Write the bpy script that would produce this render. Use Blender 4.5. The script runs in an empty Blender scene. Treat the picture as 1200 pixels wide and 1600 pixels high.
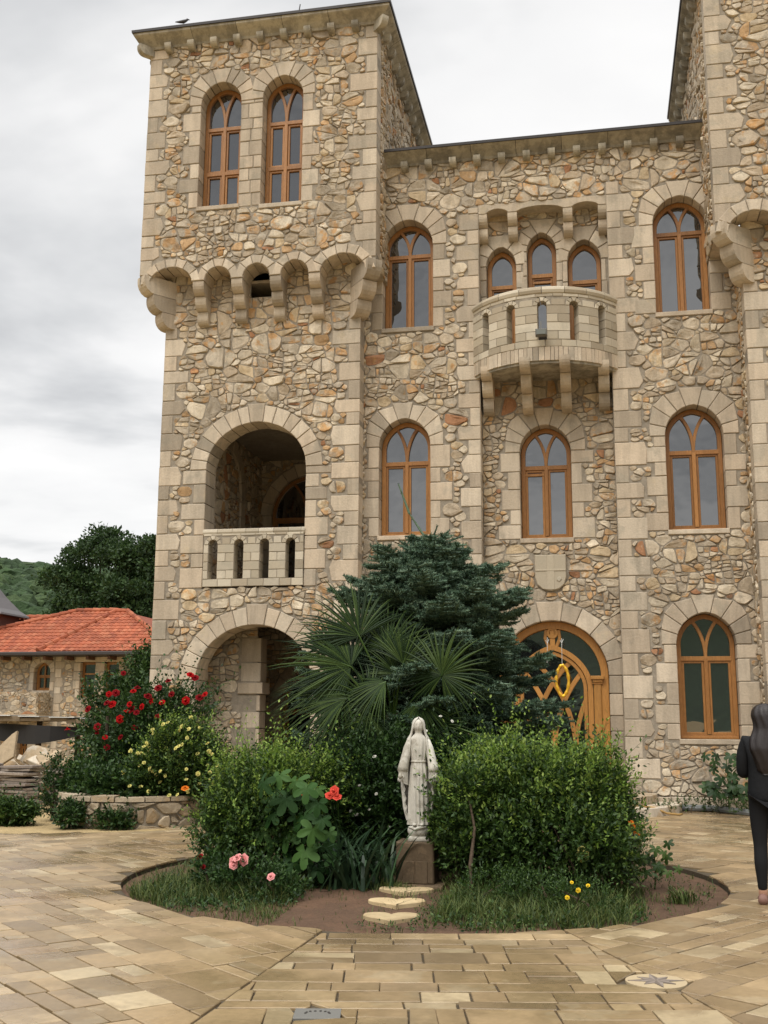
import bpy, math, random
import numpy as np
from mathutils import Vector, Matrix
from mathutils.geometry import tessellate_polygon
random.seed(7); RS = np.random.RandomState(7)
PI = math.pi
SC = bpy.context.scene; COL = SC.collection

# ---------------------------------------------------------------- geometry collector
class G:
    """Collects faces (with one random number per face, used by the materials) for ONE mesh object."""
    def __init__(s): s.v = []; s.f = []; s.r = []; s.m = []; s.blk = []
    def add(s, vs, fs, r=None, m=0):
        o = len(s.v); s.v.extend([tuple(p) for p in vs])
        if r is None: r = random.random()
        for f in fs: s.f.append([o+i for i in f]); s.r.append(r); s.m.append(m)
    def quads(s, P, r, m=0):                       # P: (N,4,3) array, r: (N,)
        s.blk.append((np.asarray(P, float), np.asarray(r, float), m))
    def build(s, name, mats, parent=None, smooth=False):
        nv = len(s.v); V = [np.array(s.v, float).reshape(-1, 3)]
        loops = [np.array([i for f in s.f for i in f], int)]; tot = [np.array([len(f) for f in s.f], int)]
        R = [np.array(s.r, float)]; M = [np.array(s.m, int)]
        for P, r, m in s.blk:
            n, k = P.shape[0], P.shape[1]
            V.append(P.reshape(-1, 3)); loops.append(np.arange(n*k)+nv); tot.append(np.full(n, k)); nv += n*k
            R.append(r); M.append(np.full(n, m))
        V = np.concatenate(V); L = np.concatenate(loops); T = np.concatenate(tot); R = np.concatenate(R); M = np.concatenate(M)
        me = bpy.data.meshes.new(name)
        me.vertices.add(len(V)); me.vertices.foreach_set('co', V.astype(np.float32).ravel())
        me.loops.add(len(L)); me.loops.foreach_set('vertex_index', L.astype(np.int32))
        me.polygons.add(len(T)); st = np.concatenate([[0], np.cumsum(T)[:-1]]) if len(T) else np.array([], int)
        me.polygons.foreach_set('loop_start', st.astype(np.int32)); me.polygons.foreach_set('loop_total', T.astype(np.int32))
        me.polygons.foreach_set('material_index', M.astype(np.int32))
        me.polygons.foreach_set('use_smooth', np.full(len(T), bool(smooth)))
        me.update(calc_edges=True)
        a = me.attributes.new('rnd', 'FLOAT', 'FACE'); a.data.foreach_set('value', R.astype(np.float32))
        for m in (mats if isinstance(mats, (list, tuple)) else [mats]): me.materials.append(m)
        me.validate()
        o = bpy.data.objects.new(name, me); COL.objects.link(o)
        if parent: o.parent = parent
        return o

def tag(o, label=None, cat=None, group=None, kind=None):
    if label: o['label'] = label
    if cat: o['category'] = cat
    if group: o['group'] = group
    if kind: o['kind'] = kind
    return o
def thing(name, label, cat, loc=(0, 0, 0), rz=0, group=None):
    o = bpy.data.objects.new(name, None); COL.objects.link(o); o.location = loc; o.rotation_euler = (0, 0, rz)
    o.empty_display_size = .3
    return tag(o, label, cat, group)

# ---------------------------------------------------------------- frames: (u, v, n) -> world
class Fr:
    def __init__(s, O, U, V, N): s.O, s.U, s.V, s.N = Vector(O), Vector(U), Vector(V), Vector(N)
    def pt(s, u, v, n=0.): return s.O + s.U*u + s.V*v + s.N*n
def front(Y): return Fr((0, Y, 0), (1, 0, 0), (0, 0, 1), (0, -1, 0))
def rightside(X): return Fr((X, 0, 0), (0, 1, 0), (0, 0, 1), (1, 0, 0))
def leftside(X): return Fr((X, 0, 0), (0, -1, 0), (0, 0, 1), (-1, 0, 0))
class Curved:
    def __init__(s, cx, cy, R): s.cx, s.cy, s.R = cx, cy, R
    def pt(s, u, v, n=0.):
        a = u/s.R; r = s.R+n
        return Vector((s.cx+r*math.sin(a), s.cy-r*math.cos(a), v))

def area(p): return .5*sum(p[i-1][0]*p[i][1]-p[i][0]*p[i-1][1] for i in range(len(p)))
def ccw(p): return p if area(p) > 0 else p[::-1]
def inset(p, d):
    n = len(p); out = []
    for i in range(n):
        a, b, c = p[i-1], p[i], p[(i+1) % n]
        e1 = (b[0]-a[0], b[1]-a[1]); e2 = (c[0]-b[0], c[1]-b[1])
        l1 = math.hypot(*e1) or 1e-9; l2 = math.hypot(*e2) or 1e-9
        n1 = (-e1[1]/l1, e1[0]/l1); n2 = (-e2[1]/l2, e2[0]/l2)
        k = 1+n1[0]*n2[0]+n1[1]*n2[1]; k = max(k, .35)
        out.append((b[0]+d*(n1[0]+n2[0])/k, b[1]+d*(n1[1]+n2[1])/k))
    return out
def prism(g, fr, poly, n0, n1, bev=.008, r=None, m=0, gap=.004, back=False, bow=0.):
    poly = ccw(list(poly))
    if gap: poly = inset(poly, gap); poly = [(x+random.uniform(-.0035, .0035), y+random.uniform(-.0035, .0035)) for x, y in poly]
    a = inset(poly, bev) if bev else poly; k = len(poly)
    vs = [fr.pt(x, y, n0+bow*random.uniform(-1, 1)) for x, y in a]+[fr.pt(x, y, n0-bev) for x, y in poly]+[fr.pt(x, y, n1) for x, y in poly]
    fs = [list(range(k))]
    for i in range(k):
        j = (i+1) % k
        if bev: fs.append([i, i+k, j+k, j])
        fs.append([i+k, i+2*k, j+2*k, j+k])
    if back: fs.append(list(range(3*k-1, 2*k-1, -1)))
    g.add(vs, fs, r, m)
def box(g, x0, x1, y0, y1, z0, z1, r=None, m=0, bev=.0):
    fr = Fr((0, 0, 0), (1, 0, 0), (0, 0, 1), (0, -1, 0))
    prism(g, fr, [(x0, z0), (x1, z0), (x1, z1), (x0, z1)], -y0, -y1, bev, r, m, gap=0, back=True)
def tube(g, pts, rad, k=8, r=None, m=0, cap=True):
    pts = [Vector(p) for p in pts]; n = len(pts)
    rads = rad if isinstance(rad, (list, tuple)) else [rad]*n
    vs = []; ref = Vector((0, 0, 1)); prev = None
    for i, p in enumerate(pts):
        t = (pts[min(i+1, n-1)]-pts[max(i-1, 0)]).normalized()
        if prev is None:
            ref = Vector((1, 0, 0)) if abs(t.z) > .9 else Vector((0, 0, 1))
            a = t.cross(ref).normalized()
        else:
            a = (prev-t*prev.dot(t)); a = a.normalized() if a.length > 1e-6 else t.orthogonal().normalized()
        prev = a; b = t.cross(a)
        for q in range(k):
            th = 2*PI*q/k; vs.append(p+(a*math.cos(th)+b*math.sin(th))*rads[i])
    fs = [[i*k+q, i*k+(q+1) % k, (i+1)*k+(q+1) % k, (i+1)*k+q] for i in range(n-1) for q in range(k)]
    if cap: fs += [list(range(k))[::-1], [(n-1)*k+q for q in range(k)]]
    g.add(vs, fs, r, m)
def lathe(g, prof, k=24, c=(0, 0, 0), r=None, m=0, sx=1, sy=1):
    vs = [(c[0]+R*sx*math.cos(2*PI*q/k), c[1]+R*sy*math.sin(2*PI*q/k), c[2]+z) for R, z in prof for q in range(k)]
    n = len(prof)
    fs = [[i*k+q, i*k+(q+1) % k, (i+1)*k+(q+1) % k, (i+1)*k+q] for i in range(n-1) for q in range(k)]
    fs += [list(range(k))[::-1], [(n-1)*k+q for q in range(k)]]
    g.add(vs, fs, r, m)
def blob(g, c, R, k=10, rings=6, r=None, m=0, jit=0.):
    vs = []
    for i in range(rings+1):
        ph = PI*i/rings
        for q in range(k):
            th = 2*PI*q/k; j = 1+random.uniform(-jit, jit)
            vs.append((c[0]+R[0]*j*math.sin(ph)*math.cos(th), c[1]+R[1]*j*math.sin(ph)*math.sin(th), c[2]-R[2]*j*math.cos(ph)))
    fs = [[i*k+q, i*k+(q+1) % k, (i+1)*k+(q+1) % k, (i+1)*k+q] for i in range(rings) for q in range(k)]
    g.add(vs, fs, r, m)
def ribbon(g, fr, pts, w, n0, n1, closed=False, r=None, m=0):
    n = len(pts); L = []; Rr = []
    for i in range(n):
        b = pts[i]; a = pts[i-1] if (i or closed) else None; c = pts[(i+1) % n] if (i < n-1 or closed) else None
        ns = []
        for p, q in ((a, b), (b, c)):
            if p is None or q is None: continue
            e = (q[0]-p[0], q[1]-p[1]); l = math.hypot(*e) or 1e-9; ns.append((-e[1]/l, e[0]/l))
        if len(ns) == 1: ns = ns*2
        k = max(1+ns[0][0]*ns[1][0]+ns[0][1]*ns[1][1], .3)
        d = ((ns[0][0]+ns[1][0])/k, (ns[0][1]+ns[1][1])/k)
        L.append((b[0]+d[0]*w/2, b[1]+d[1]*w/2)); Rr.append((b[0]-d[0]*w/2, b[1]-d[1]*w/2))
    c = min(.006, w*.2); 
    def mixp(a, b, t): return (a[0]+(b[0]-a[0])*t, a[1]+(b[1]-a[1])*t)
    vs = []
    for i in range(n):
        l, q = L[i], Rr[i]; t = c/w
        vs += [fr.pt(*l, n1), fr.pt(*l, n0-c), fr.pt(*mixp(l, q, t), n0), fr.pt(*mixp(l, q, 1-t), n0), fr.pt(*q, n0-c), fr.pt(*q, n1)]
    fs = []
    for i in range(n if closed else n-1):
        j = (i+1) % n
        for k in range(5): fs.append([i*6+k, i*6+k+1, j*6+k+1, j*6+k])
    if not closed: fs += [[0, 1, 2, 3, 4, 5], [(n-1)*6+k for k in range(5, -1, -1)]]
    g.add(vs, fs, r, m)
def sheet(g, fr, outer, holes, n=0., r=None, m=0):
    polys = [[Vector((x, y, 0)) for x, y in outer]]+[[Vector((x, y, 0)) for x, y in h] for h in holes]
    tri = tessellate_polygon(polys); flat = [p for q in polys for p in q]
    g.add([fr.pt(p.x, p.y, n) for p in flat], [list(t) for t in tri], r, m)
def inpoly(p, poly):
    x, y = p; c = False; j = len(poly)-1
    for i in range(len(poly)):
        xi, yi = poly[i]; xj, yj = poly[j]
        if (yi > y) != (yj > y) and x < (xj-xi)*(y-yi)/(yj-yi)+xi: c = not c
        j = i
    return c

def split_cell(P, tgt, out, lvl=0):
    """break a convex cell into squared, slightly tilted stones"""
    A = abs(area(P))
    if A < tgt*random.uniform(.7, 1.35) or lvl > 7 or A < .017: out.append(P); return
    xs_ = [p[0] for p in P]; ys_ = [p[1] for p in P]; w, h = max(xs_)-min(xs_), max(ys_)-min(ys_)
    th = (0 if w > h*random.uniform(1.0, 1.9) else PI/2)+random.gauss(0, .16); nx, ny = math.cos(th), math.sin(th)
    cx = sum(xs_)/len(P)+random.uniform(-.16, .16)*w; cy = sum(ys_)/len(P)+random.uniform(-.16, .16)*h; c = nx*cx+ny*cy
    for sg in (1, -1):
        o = []; n = len(P)
        for k in range(n):
            p, q = P[k-1], P[k]; dp = sg*(nx*p[0]+ny*p[1]-c); dq = sg*(nx*q[0]+ny*q[1]-c)
            if (dp <= 0) != (dq <= 0): t = dp/(dp-dq); o.append((p[0]+(q[0]-p[0])*t, p[1]+(q[1]-p[1])*t))
            if dq <= 0: o.append(q)
        if len(o) > 2: split_cell(o, tgt*random.choice((.75, 1., 1., 1.3)), out, lvl+1)
# ---------------------------------------------------------------- rubble masonry: real stones in a weighted Voronoi pattern
def rubble(g, fr, b, excl=(), ok=None, tiers=None, asp=1.42, h=.034, gap=.0075, m=0, dens=1.0, tgt=.07):
    u0, v0, u1, v1 = b; tiers = tiers or [(.26, 1.2), (.19, 4), (.13, 12), (.08, 24), (.046, 36)]
    bb = [(min(p[0] for p in q), min(p[1] for p in q), max(p[0] for p in q), max(p[1] for p in q), q) for q in excl]
    def bad(x, y):
        for a, c, d, e, q in bb:
            if a <= x <= d and c <= y <= e and inpoly((x, y), q): return True
        return ok is not None and not ok(x, y)
    S = []; cs = .22; grid = {}
    def put(x, y, R, ghost):
        S.append((x/asp, y, R, ghost)); grid.setdefault((int(x/asp//cs), int(y//cs)), []).append(len(S)-1)
    def near(X, Y, k):
        i, j = int(X//cs), int(Y//cs)
        for a in range(i-k, i+k+1):
            for c in range(j-k, j+k+1):
                for q in grid.get((a, c), ()): yield q
    for q in excl:
        q = ccw(list(q))
        if abs(area(q)) < .002: continue
        q = inset(q, .014)
        for i in range(len(q)):
            a, c = q[i-1], q[i]; L = math.hypot(c[0]-a[0], c[1]-a[1]); n = max(1, int(L/.06))
            for t in range(n):
                x, y = a[0]+(c[0]-a[0])*t/n, a[1]+(c[1]-a[1])*t/n
                if u0-.1 < x < u1+.1 and v0-.1 < y < v1+.1: put(x, y, .014, True)
    A = (u1-u0)*(v1-v0)
    for R, k in tiers:
        for _ in range(int(A*k*14*dens)):
            x = random.uniform(u0, u1); y = random.uniform(v0, v1)
            if bad(x, y): continue
            X = x/asp; rr = R*random.uniform(.85, 1.1)
            if all((X-S[q][0])**2+(y-S[q][1])**2 > ((rr+S[q][2])*(.80 if not S[q][3] else .93))**2 for q in near(X, y, 2)): put(x, y, rr, False)
    for i, (X, Y, R, gh) in enumerate(S):
        if gh: continue
        P = [(X-.5, Y-.5), (X+.5, Y-.5), (X+.5, Y+.5), (X-.5, Y+.5)]
        nb = sorted(((S[q][0]-X)**2+(S[q][1]-Y)**2, q) for q in near(X, Y, 2) if q != i)
        for d2, q in nb:
            mr = max((p[0]-X)**2+(p[1]-Y)**2 for p in P)
            if d2 > 4.6*mr: break
            ax, ay, ar = S[q][0], S[q][1], S[q][2]
            nx, ny = ax-X, ay-Y; c = (ax*ax+ay*ay-ar*ar-X*X-Y*Y+R*R)/2
            o = []; n = len(P)
            for k in range(n):
                p, w = P[k-1], P[k]; dp = nx*p[0]+ny*p[1]-c; dw = nx*w[0]+ny*w[1]-c
                if (dp <= 0) != (dw <= 0):
                    t = dp/(dp-dw); o.append((p[0]+(w[0]-p[0])*t, p[1]+(w[1]-p[1])*t))
                if dw <= 0: o.append(w)
            P = o
            if len(P) < 3: break
        if len(P) < 3: continue
        P = [(min(max(p[0]*asp, u0), u1), min(max(p[1], v0), v1)) for p in P]
        cells = []; split_cell(P, random.choice((tgt*.45, tgt, tgt*1.3, tgt*1.8)), cells)
        for P in cells:
            Q = [p for k, p in enumerate(P) if math.hypot(p[0]-P[k-1][0], p[1]-P[k-1][1]) > .012]
            if len(Q) < 3: continue
            Q = inset(ccw(Q), gap*random.uniform(.6, 1.3))
            if area(Q) < .0012: continue
            mx_, my_ = sum(p[0] for p in Q)/len(Q), sum(p[1] for p in Q)/len(Q)
            Q = [(p[0]+(mx_-p[0])*t_, p[1]+(my_-p[1])*t_) for p in Q for t_ in (random.choice((0, 0, .02, .05, .09)),)]
            C = []; n = len(Q)
            for k in range(n):
                p, w = Q[k], Q[(k+1) % n]; t = random.uniform(.07, .23)
                C += [(p[0]+(w[0]-p[0])*t, p[1]+(w[1]-p[1])*t), (w[0]+(p[0]-w[0])*t, w[1]+(p[1]-w[1])*t)]
                if math.hypot(w[0]-p[0], w[1]-p[1]) > .1: C.insert(-1, ((p[0]+w[0])/2+random.uniform(-.008, .008), (p[1]+w[1])/2+random.uniform(-.008, .008)))
            cx = sum(p[0] for p in C)/len(C); cy = sum(p[1] for p in C)/len(C); K = len(C)
            hh = h*random.uniform(.55, 1.25); tx, ty = random.gauss(0, .12), random.gauss(0, .12)
            vs = []; ml = math.sqrt(area(Q)); fac = []
            for _ in range(2):
                th = random.uniform(0, 2*PI); fac.append((math.cos(th), math.sin(th), random.uniform(.15, .45)*ml*.5, random.uniform(.15, .5)))
            def zf(dx, dy):                                                  # a few hewn planes cut into the face of the stone
                z = hh+tx*dx+ty*dy
                for fx, fy, off, sl in fac: z -= max(0, fx*dx+fy*dy-off)*sl
                return max(z, hh*.3)
            for s, jz in ((1, None), (.985, None), (.9, .002), (.6, .0)):
                for p in C:
                    dx, dy = (p[0]-cx)*s, (p[1]-cy)*s
                    z = -.03 if s == 1 else (zf(dx, dy)*.55 if jz is None else zf(dx, dy)+random.uniform(-jz, jz))
                    vs.append(fr.pt(cx+dx, cy+dy, z))
            fs = [[a*K+k, a*K+(k+1) % K, (a+1)*K+(k+1) % K, (a+1)*K+k] for a in range(3) for k in range(K)]
            fs += [[3*K+k for k in range(K)]]
            g.add(vs, fs, random.random(), m)

# ---------------------------------------------------------------- materials
def newmat(name):
    m = bpy.data.materials.new(name); m.use_nodes = True; nt = m.node_tree; nt.nodes.clear()
    o = nt.nodes.new('ShaderNodeOutputMaterial'); p = nt.nodes.new('ShaderNodeBsdfPrincipled')
    nt.links.new(p.outputs[0], o.inputs[0]); return m, nt, p
def nd(nt, t, **kw):
    n = nt.nodes.new(t)
    for k, v in kw.items():
        if k.startswith('_'): setattr(n, k[1:], v)
        else:
            i = n.inputs[int(k[1:])] if k[0] == 'i' and k[1:].isdigit() else n.inputs[k.replace('__', ' ')]
            if isinstance(v, bpy.types.NodeSocket): nt.links.new(v, i)
            else: i.default_value = v
    return n
def mixc(nt, f, a, b, mode='MIX'):
    n = nt.nodes.new('ShaderNodeMix'); n.data_type = 'RGBA'; n.blend_type = mode
    for i, v in ((0, f), (6, a), (7, b)):
        if isinstance(v, bpy.types.NodeSocket): nt.links.new(v, n.inputs[i])
        else: n.inputs[i].default_value = (tuple(v)+(1,) if i > 0 and len(v) == 3 else v)
    return n.outputs[2]
def mth(nt, op, a, b=0., c=0.):
    n = nt.nodes.new('ShaderNodeMath'); n.operation = op
    for i, v in enumerate((a, b, c)):
        if isinstance(v, bpy.types.NodeSocket): nt.links.new(v, n.inputs[i])
        else: n.inputs[i].default_value = v
    return n.outputs[0]
def ramp(nt, f, stops, interp='LINEAR'):
    n = nt.nodes.new('ShaderNodeValToRGB'); n.color_ramp.interpolation = interp; e = n.color_ramp.elements
    while len(e) < len(stops): e.new(.5)
    for i, (p, c) in enumerate(stops):
        e[i].position = p; e[i].color = (c if isinstance(c, (tuple, list)) else (c, c, c))[:3]+(1,) if isinstance(c, tuple) else (c, c, c, 1)
    nt.links.new(f, n.inputs[0]); return n.outputs[0]
def mk(name, cols, rough=.85, spec=.3, stain=None, grain=None, bump=None, grime=None, interp='CONSTANT', rrange=None, stretch=None, trans=0., metal=0., ior=None, streak=0.):
    """cols: [(pos, rgb)...] chosen per face by 'rnd'; stain: (rgb, scale, threshold, amount); grain: (scale, amount);
    bump: [(scale, strength, distance)...]; rrange: (scale, lo, hi) roughness noise."""
    m, nt, p = newmat(name)
    at = nd(nt, 'ShaderNodeAttribute', _attribute_name='rnd'); wn = nd(nt, 'ShaderNodeTexWhiteNoise', _noise_dimensions='1D', W=at.outputs['Fac'])
    sp = nd(nt, 'ShaderNodeSeparateColor', i0=wn.outputs['Color'])
    geo = nd(nt, 'ShaderNodeTexCoord'); pos = geo.outputs['Object']
    if stretch: pos = nd(nt, 'ShaderNodeMapping', i0=pos, Scale=stretch).outputs[0]
    off = nd(nt, 'ShaderNodeVectorMath', _operation='MULTIPLY_ADD', i0=wn.outputs['Color'], i1=(7, 7, 7), i2=pos).outputs[0]
    c = ramp(nt, sp.outputs[0], cols, interp) if len(cols) > 1 else None
    if c is None: c = mixc(nt, 0., cols[0][1], cols[0][1])
    if stain:
        for rgb, scale, th, amt in (stain if isinstance(stain, list) else [stain]):
            n = nd(nt, 'ShaderNodeTexNoise', Vector=off, Scale=scale, Detail=5, Roughness=.6)
            t = mth(nt, 'ADD', n.outputs[0], mth(nt, 'MULTIPLY', sp.outputs[1], .22))
            f = mth(nt, 'MULTIPLY', nd(nt, 'ShaderNodeMapRange', i0=t, i1=th, i2=th+.1, _interpolation_type='SMOOTHSTEP').outputs[0], amt)
            c = mixc(nt, f, c, rgb)
    if grain:
        for scale, amt in (grain if isinstance(grain, list) else [grain]):
            n = nd(nt, 'ShaderNodeTexNoise', Vector=off if scale > 3 else pos, Scale=scale, Detail=6, Roughness=.65)
            c = mixc(nt, 1., c, ramp(nt, n.outputs[0], [(.25, 1-amt), (.75, 1+amt*.6)]), 'MULTIPLY')
    if streak:                                                            # weathering runs, longer than wide
        sv = nd(nt, 'ShaderNodeMapping', i0=geo.outputs['Object'], Scale=(3.2, 3.2, .45)).outputs[0]
        n = nd(nt, 'ShaderNodeTexNoise', Vector=sv, Scale=1.6, Detail=6, Roughness=.65)
        c = mixc(nt, 1., c, ramp(nt, n.outputs[0], [(.42, 1-streak), (.56, 1.04)]), 'MULTIPLY')
    br = mth(nt, 'MULTIPLY_ADD', sp.outputs[2], .28, .86)
    hs = nd(nt, 'ShaderNodeHueSaturation', Value=br, Color=c); nt.links.new(hs.outputs[0], p.inputs['Base Color'])
    p.inputs['Roughness'].default_value = rough; p.inputs['Specular IOR Level'].default_value = spec; p.inputs['Metallic'].default_value = metal
    if ior: p.inputs['IOR'].default_value = ior
    if rrange:
        n = nd(nt, 'ShaderNodeTexNoise', Vector=pos, Scale=rrange[0], Detail=4)
        nt.links.new(nd(nt, 'ShaderNodeMapRange', i0=n.outputs[0], i1=.38, i2=.62, i3=rrange[1], i4=rrange[2]).outputs[0], p.inputs['Roughness'])
    if bump:
        prev = None
        for scale, st, dist in bump:
            n = nd(nt, 'ShaderNodeTexNoise', Vector=off, Scale=scale, Detail=6, Roughness=.6)
            b = nd(nt, 'ShaderNodeBump', Strength=st, Distance=dist, Height=n.outputs[0])
            if prev: nt.links.new(prev, b.inputs['Normal'])
            prev = b.outputs[0]
        nt.links.new(prev, p.inputs['Normal'])
    if trans:
        td = nd(nt, 'ShaderNodeBsdfTranslucent', Color=hs.outputs[0]); mx = nd(nt, 'ShaderNodeMixShader', i0=trans, i1=p.outputs[0], i2=td.outputs[0])
        nt.links.new(mx.outputs[0], nt.nodes['Material Output'].inputs[0])
    return m
M = {}
M['rubble'] = mk('rubble_stone', [(0, (.41, .345, .26)), (.11, (.55, .465, .35)), (.34, (.49, .40, .29)), (.5, (.60, .51, .38)), (.70, (.45, .36, .255)), (.82, (.56, .44, .285)), (.92, (.51, .335, .18)), (.975, (.37, .19, .10))],
    stain=[((.52, .29, .115), 3.6, .68, .8), ((.30, .265, .215), 5., .70, .5), ((.60, .54, .43), 7., .74, .6)], grain=[(18, .22), (1.1, .12)], bump=[(9, .6, .03), (45, .6, .010)], rough=.9, streak=.15)
M['ashlar'] = mk('dressed_limestone', [(0, (.515, .43, .325)), (.25, (.565, .48, .37)), (.5, (.465, .385, .29)), (.7, (.53, .435, .325)), (.88, (.40, .335, .255))], streak=.12,
    stain=[((.36, .32, .25), 2.2, .68, .5), ((.53, .43, .28), 3., .76, .35)], grain=[(30, .12), (1.3, .10)], bump=[(7, .35, .02), (28, .5, .010), (90, .3, .003)], rough=.88)
M['ashlar_pale'] = mk('pale_cut_limestone', [(0, (.50, .44, .34)), (.35, (.44, .38, .285)), (.6, (.53, .47, .37)), (.85, (.38, .32, .235))],
    stain=((.40, .36, .28), 3., .70, .5), grain=[(30, .1)], bump=[(30, .25, .005)], rough=.85)
M['mortar'] = mk('mortar', [(0, (.33, .285, .225))], grain=[(12, .3), (1.5, .2)], bump=[(30, .6, .01)], rough=.95)
M['cornice'] = mk('cornice_stone', [(0, (.40, .36, .28)), (.5, (.43, .385, .30)), (.8, (.36, .32, .25))], stain=((.25, .225, .18), 2.5, .64, .6), grain=[(25, .15)], bump=[(25, .3, .006)], rough=.9, streak=.3)
M['wood'] = mk('varnished_oak', [(0, (.34, .155, .047)), (.5, (.385, .18, .055)), (.8, (.30, .135, .04))], grain=[(14, .4), (1.2, .15)], stretch=(6, 6, .6), rough=.38, spec=.4, bump=[(40, .15, .002)])
M['wood_door'] = mk('honey_oak', [(0, (.43, .205, .055)), (.5, (.47, .23, .062)), (.8, (.39, .18, .05))], grain=[(14, .35), (1.2, .15)], stretch=(6, 6, .6), rough=.38, spec=.4, bump=[(40, .15, .002)])
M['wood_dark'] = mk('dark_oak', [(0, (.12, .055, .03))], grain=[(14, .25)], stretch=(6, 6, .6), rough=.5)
M['metal_dark'] = mk('dark_metal_flashing', [(0, (.035, .03, .03))], rough=.45, metal=.0, spec=.5)
M['roofdark'] = mk('bitumen', [(0, (.06, .055, .05))], rough=.9)
def glassmat():
    m, nt, p = newmat('window_glass'); p.inputs['Base Color'].default_value = (.012, .014, .015, 1)
    p.inputs['Roughness'].default_value = .02; p.inputs['IOR'].default_value = 2.6; p.inputs['Specular IOR Level'].default_value = .5
    pos = nd(nt, 'ShaderNodeTexCoord').outputs['Object']
    n = nd(nt, 'ShaderNodeTexNoise', Vector=pos, Scale=1.7, Detail=2); b = nd(nt, 'ShaderNodeBump', Strength=.22, Distance=.03, Height=n.outputs[0])
    nt.links.new(b.outputs[0], p.inputs['Normal']); return m
M['glass'] = glassmat()
M['paver'] = mk('limestone_paver', [(0, (.345, .245, .132)), (.27, (.29, .205, .108)), (.46, (.39, .285, .158)), (.64, (.32, .225, .122)), (.80, (.25, .178, .10)), (.91, (.45, .355, .215))],
    stain=[((.22, .155, .08), 1.6, .58, .5), ((.37, .30, .19), 4, .72, .4)], grain=[(20, .18), (3.5, .14), (.4, .30)], bump=[(14, .25, .006), (70, .25, .002)], rrange=(.8, .15, .5), spec=.5)
M['joint'] = mk('paving_joint_sand', [(0, (.085, .066, .042))], grain=[(20, .4)], rough=.95)
M['sand'] = mk('yellow_gravel_sand', [(0, (.46, .34, .17))], grain=[(40, .35), (1.2, .25), (.3, .2)], bump=[(60, .8, .01)], rough=.95)
M['soil'] = mk('red_brown_soil', [(0, (.15, .085, .05))], stain=((.09, .055, .034), 3, .55, .6), grain=[(50, .35), (6, .3)], bump=[(18, .7, .03), (90, .6, .006)], rough=.95)
M['tile'] = mk('terracotta_tile', [(0, (.36, .10, .045)), (.4, (.32, .085, .038)), (.7, (.39, .125, .06)), (.9, (.28, .075, .036))], grain=[(8, .3), (1, .3)], rough=.75)
M['planter'] = mk('fieldstone', [(0, (.36, .29, .20)), (.4, (.42, .345, .245)), (.7, (.32, .255, .175))], stain=((.45, .30, .15), 4, .68, .5), grain=[(18, .2)], bump=[(14, .6, .02), (60, .4, .006)])
M['pedestal'] = mk('brown_pedestal_stone', [(0, (.165, .115, .07))], stain=((.09, .065, .04), 7, .55, .6), grain=[(40, .25)], bump=[(30, .5, .008)])
M['statue'] = mk('weathered_white_stone', [(0, (.58, .55, .48))], stain=[((.30, .27, .21), 9, .60, .6)], grain=[(30, .15)], bump=[(60, .25, .002)], rough=.8)
M['gold'] = mk('gilded_wood', [(0, (.85, .50, .05))], rough=.3, metal=.6)
M['steel'] = mk('grey_steel', [(0, (.17, .165, .15))], rough=.6, metal=.3)
M['lamp_glass'] = mk('lamp_glass', [(0, (.16, .17, .15))], rough=.15, spec=.6)
M['string'] = mk('white_cord', [(0, (.6, .6, .57))], rough=.9)
M['slate'] = mk('split_stone_slab', [(0, (.26, .215, .18)), (.4, (.31, .26, .215)), (.7, (.22, .185, .155))], grain=[(18, .25)], bump=[(20, .6, .01)])
M['stepstone'] = mk('pale_yellow_stone', [(0, (.50, .385, .22))], stain=((.36, .26, .14), 5, .66, .5), grain=[(20, .2)], bump=[(20, .4, .006)])
M['slab_pale'] = mk('pale_stone_slab', [(0, (.50, .42, .31)), (.4, (.56, .49, .39)), (.7, (.44, .34, .22))], stain=((.42, .28, .14), 3, .65, .6), grain=[(14, .2)], bump=[(14, .5, .015)])
M['tarp'] = mk('weathered_board', [(0, (.22, .165, .105))], grain=[(10, .3)], rough=.9)
M['tarp_dark'] = mk('dark_sheet', [(0, (.03, .028, .027))], rough=.8)
M['brickred'] = mk('maroon_boarding', [(0, (.135, .06, .045))], grain=[(10, .25)], rough=.8)
M['zinc'] = mk('grey_zinc_roof', [(0, (.12, .11, .11))], grain=[(10, .2)], rough=.5, metal=.3)
M['bark'] = mk('bark', [(0, (.085, .06, .04))], grain=[(25, .35)], bump=[(30, .8, .01)], rough=.95)
M['terracotta'] = mk('clay_pot', [(0, (.22, .085, .045))], grain=[(12, .2)], rough=.85)
M['hose'] = mk('yellow_hose', [(0, (.5, .32, .12))], rough=.5)
M['pipe'] = mk('grey_pipe', [(0, (.19, .20, .20))], grain=[(8, .2)], rough=.6)
M['pinkish'] = mk('pinkish_stone_inlay', [(0, (.38, .30, .185))], rough=.7); M['greyinlay'] = mk('grey_stone_inlay', [(0, (.13, .105, .085))], rough=.7)
def leafm(name, a, b, c, rough=.5, tr=.25, spec=.35): 
    return mk(name, [(0, a), (.45, b), (.85, c), (1, c)], interp='LINEAR', rough=rough, spec=spec, trans=tr)
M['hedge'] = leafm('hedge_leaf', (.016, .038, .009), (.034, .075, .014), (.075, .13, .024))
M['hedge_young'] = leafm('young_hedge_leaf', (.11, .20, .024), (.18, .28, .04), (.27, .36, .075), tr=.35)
M['rose_leaf'] = leafm('rose_leaf', (.014, .036, .010), (.028, .065, .015), (.055, .11, .024))
M['dark_leaf'] = leafm('dark_leaf', (.014, .034, .010), (.026, .06, .014), (.045, .095, .02))
M['big_leaf'] = leafm('mallow_leaf', (.016, .050, .010), (.028, .078, .016), (.055, .12, .026), rough=.6, spec=.2)
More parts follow.
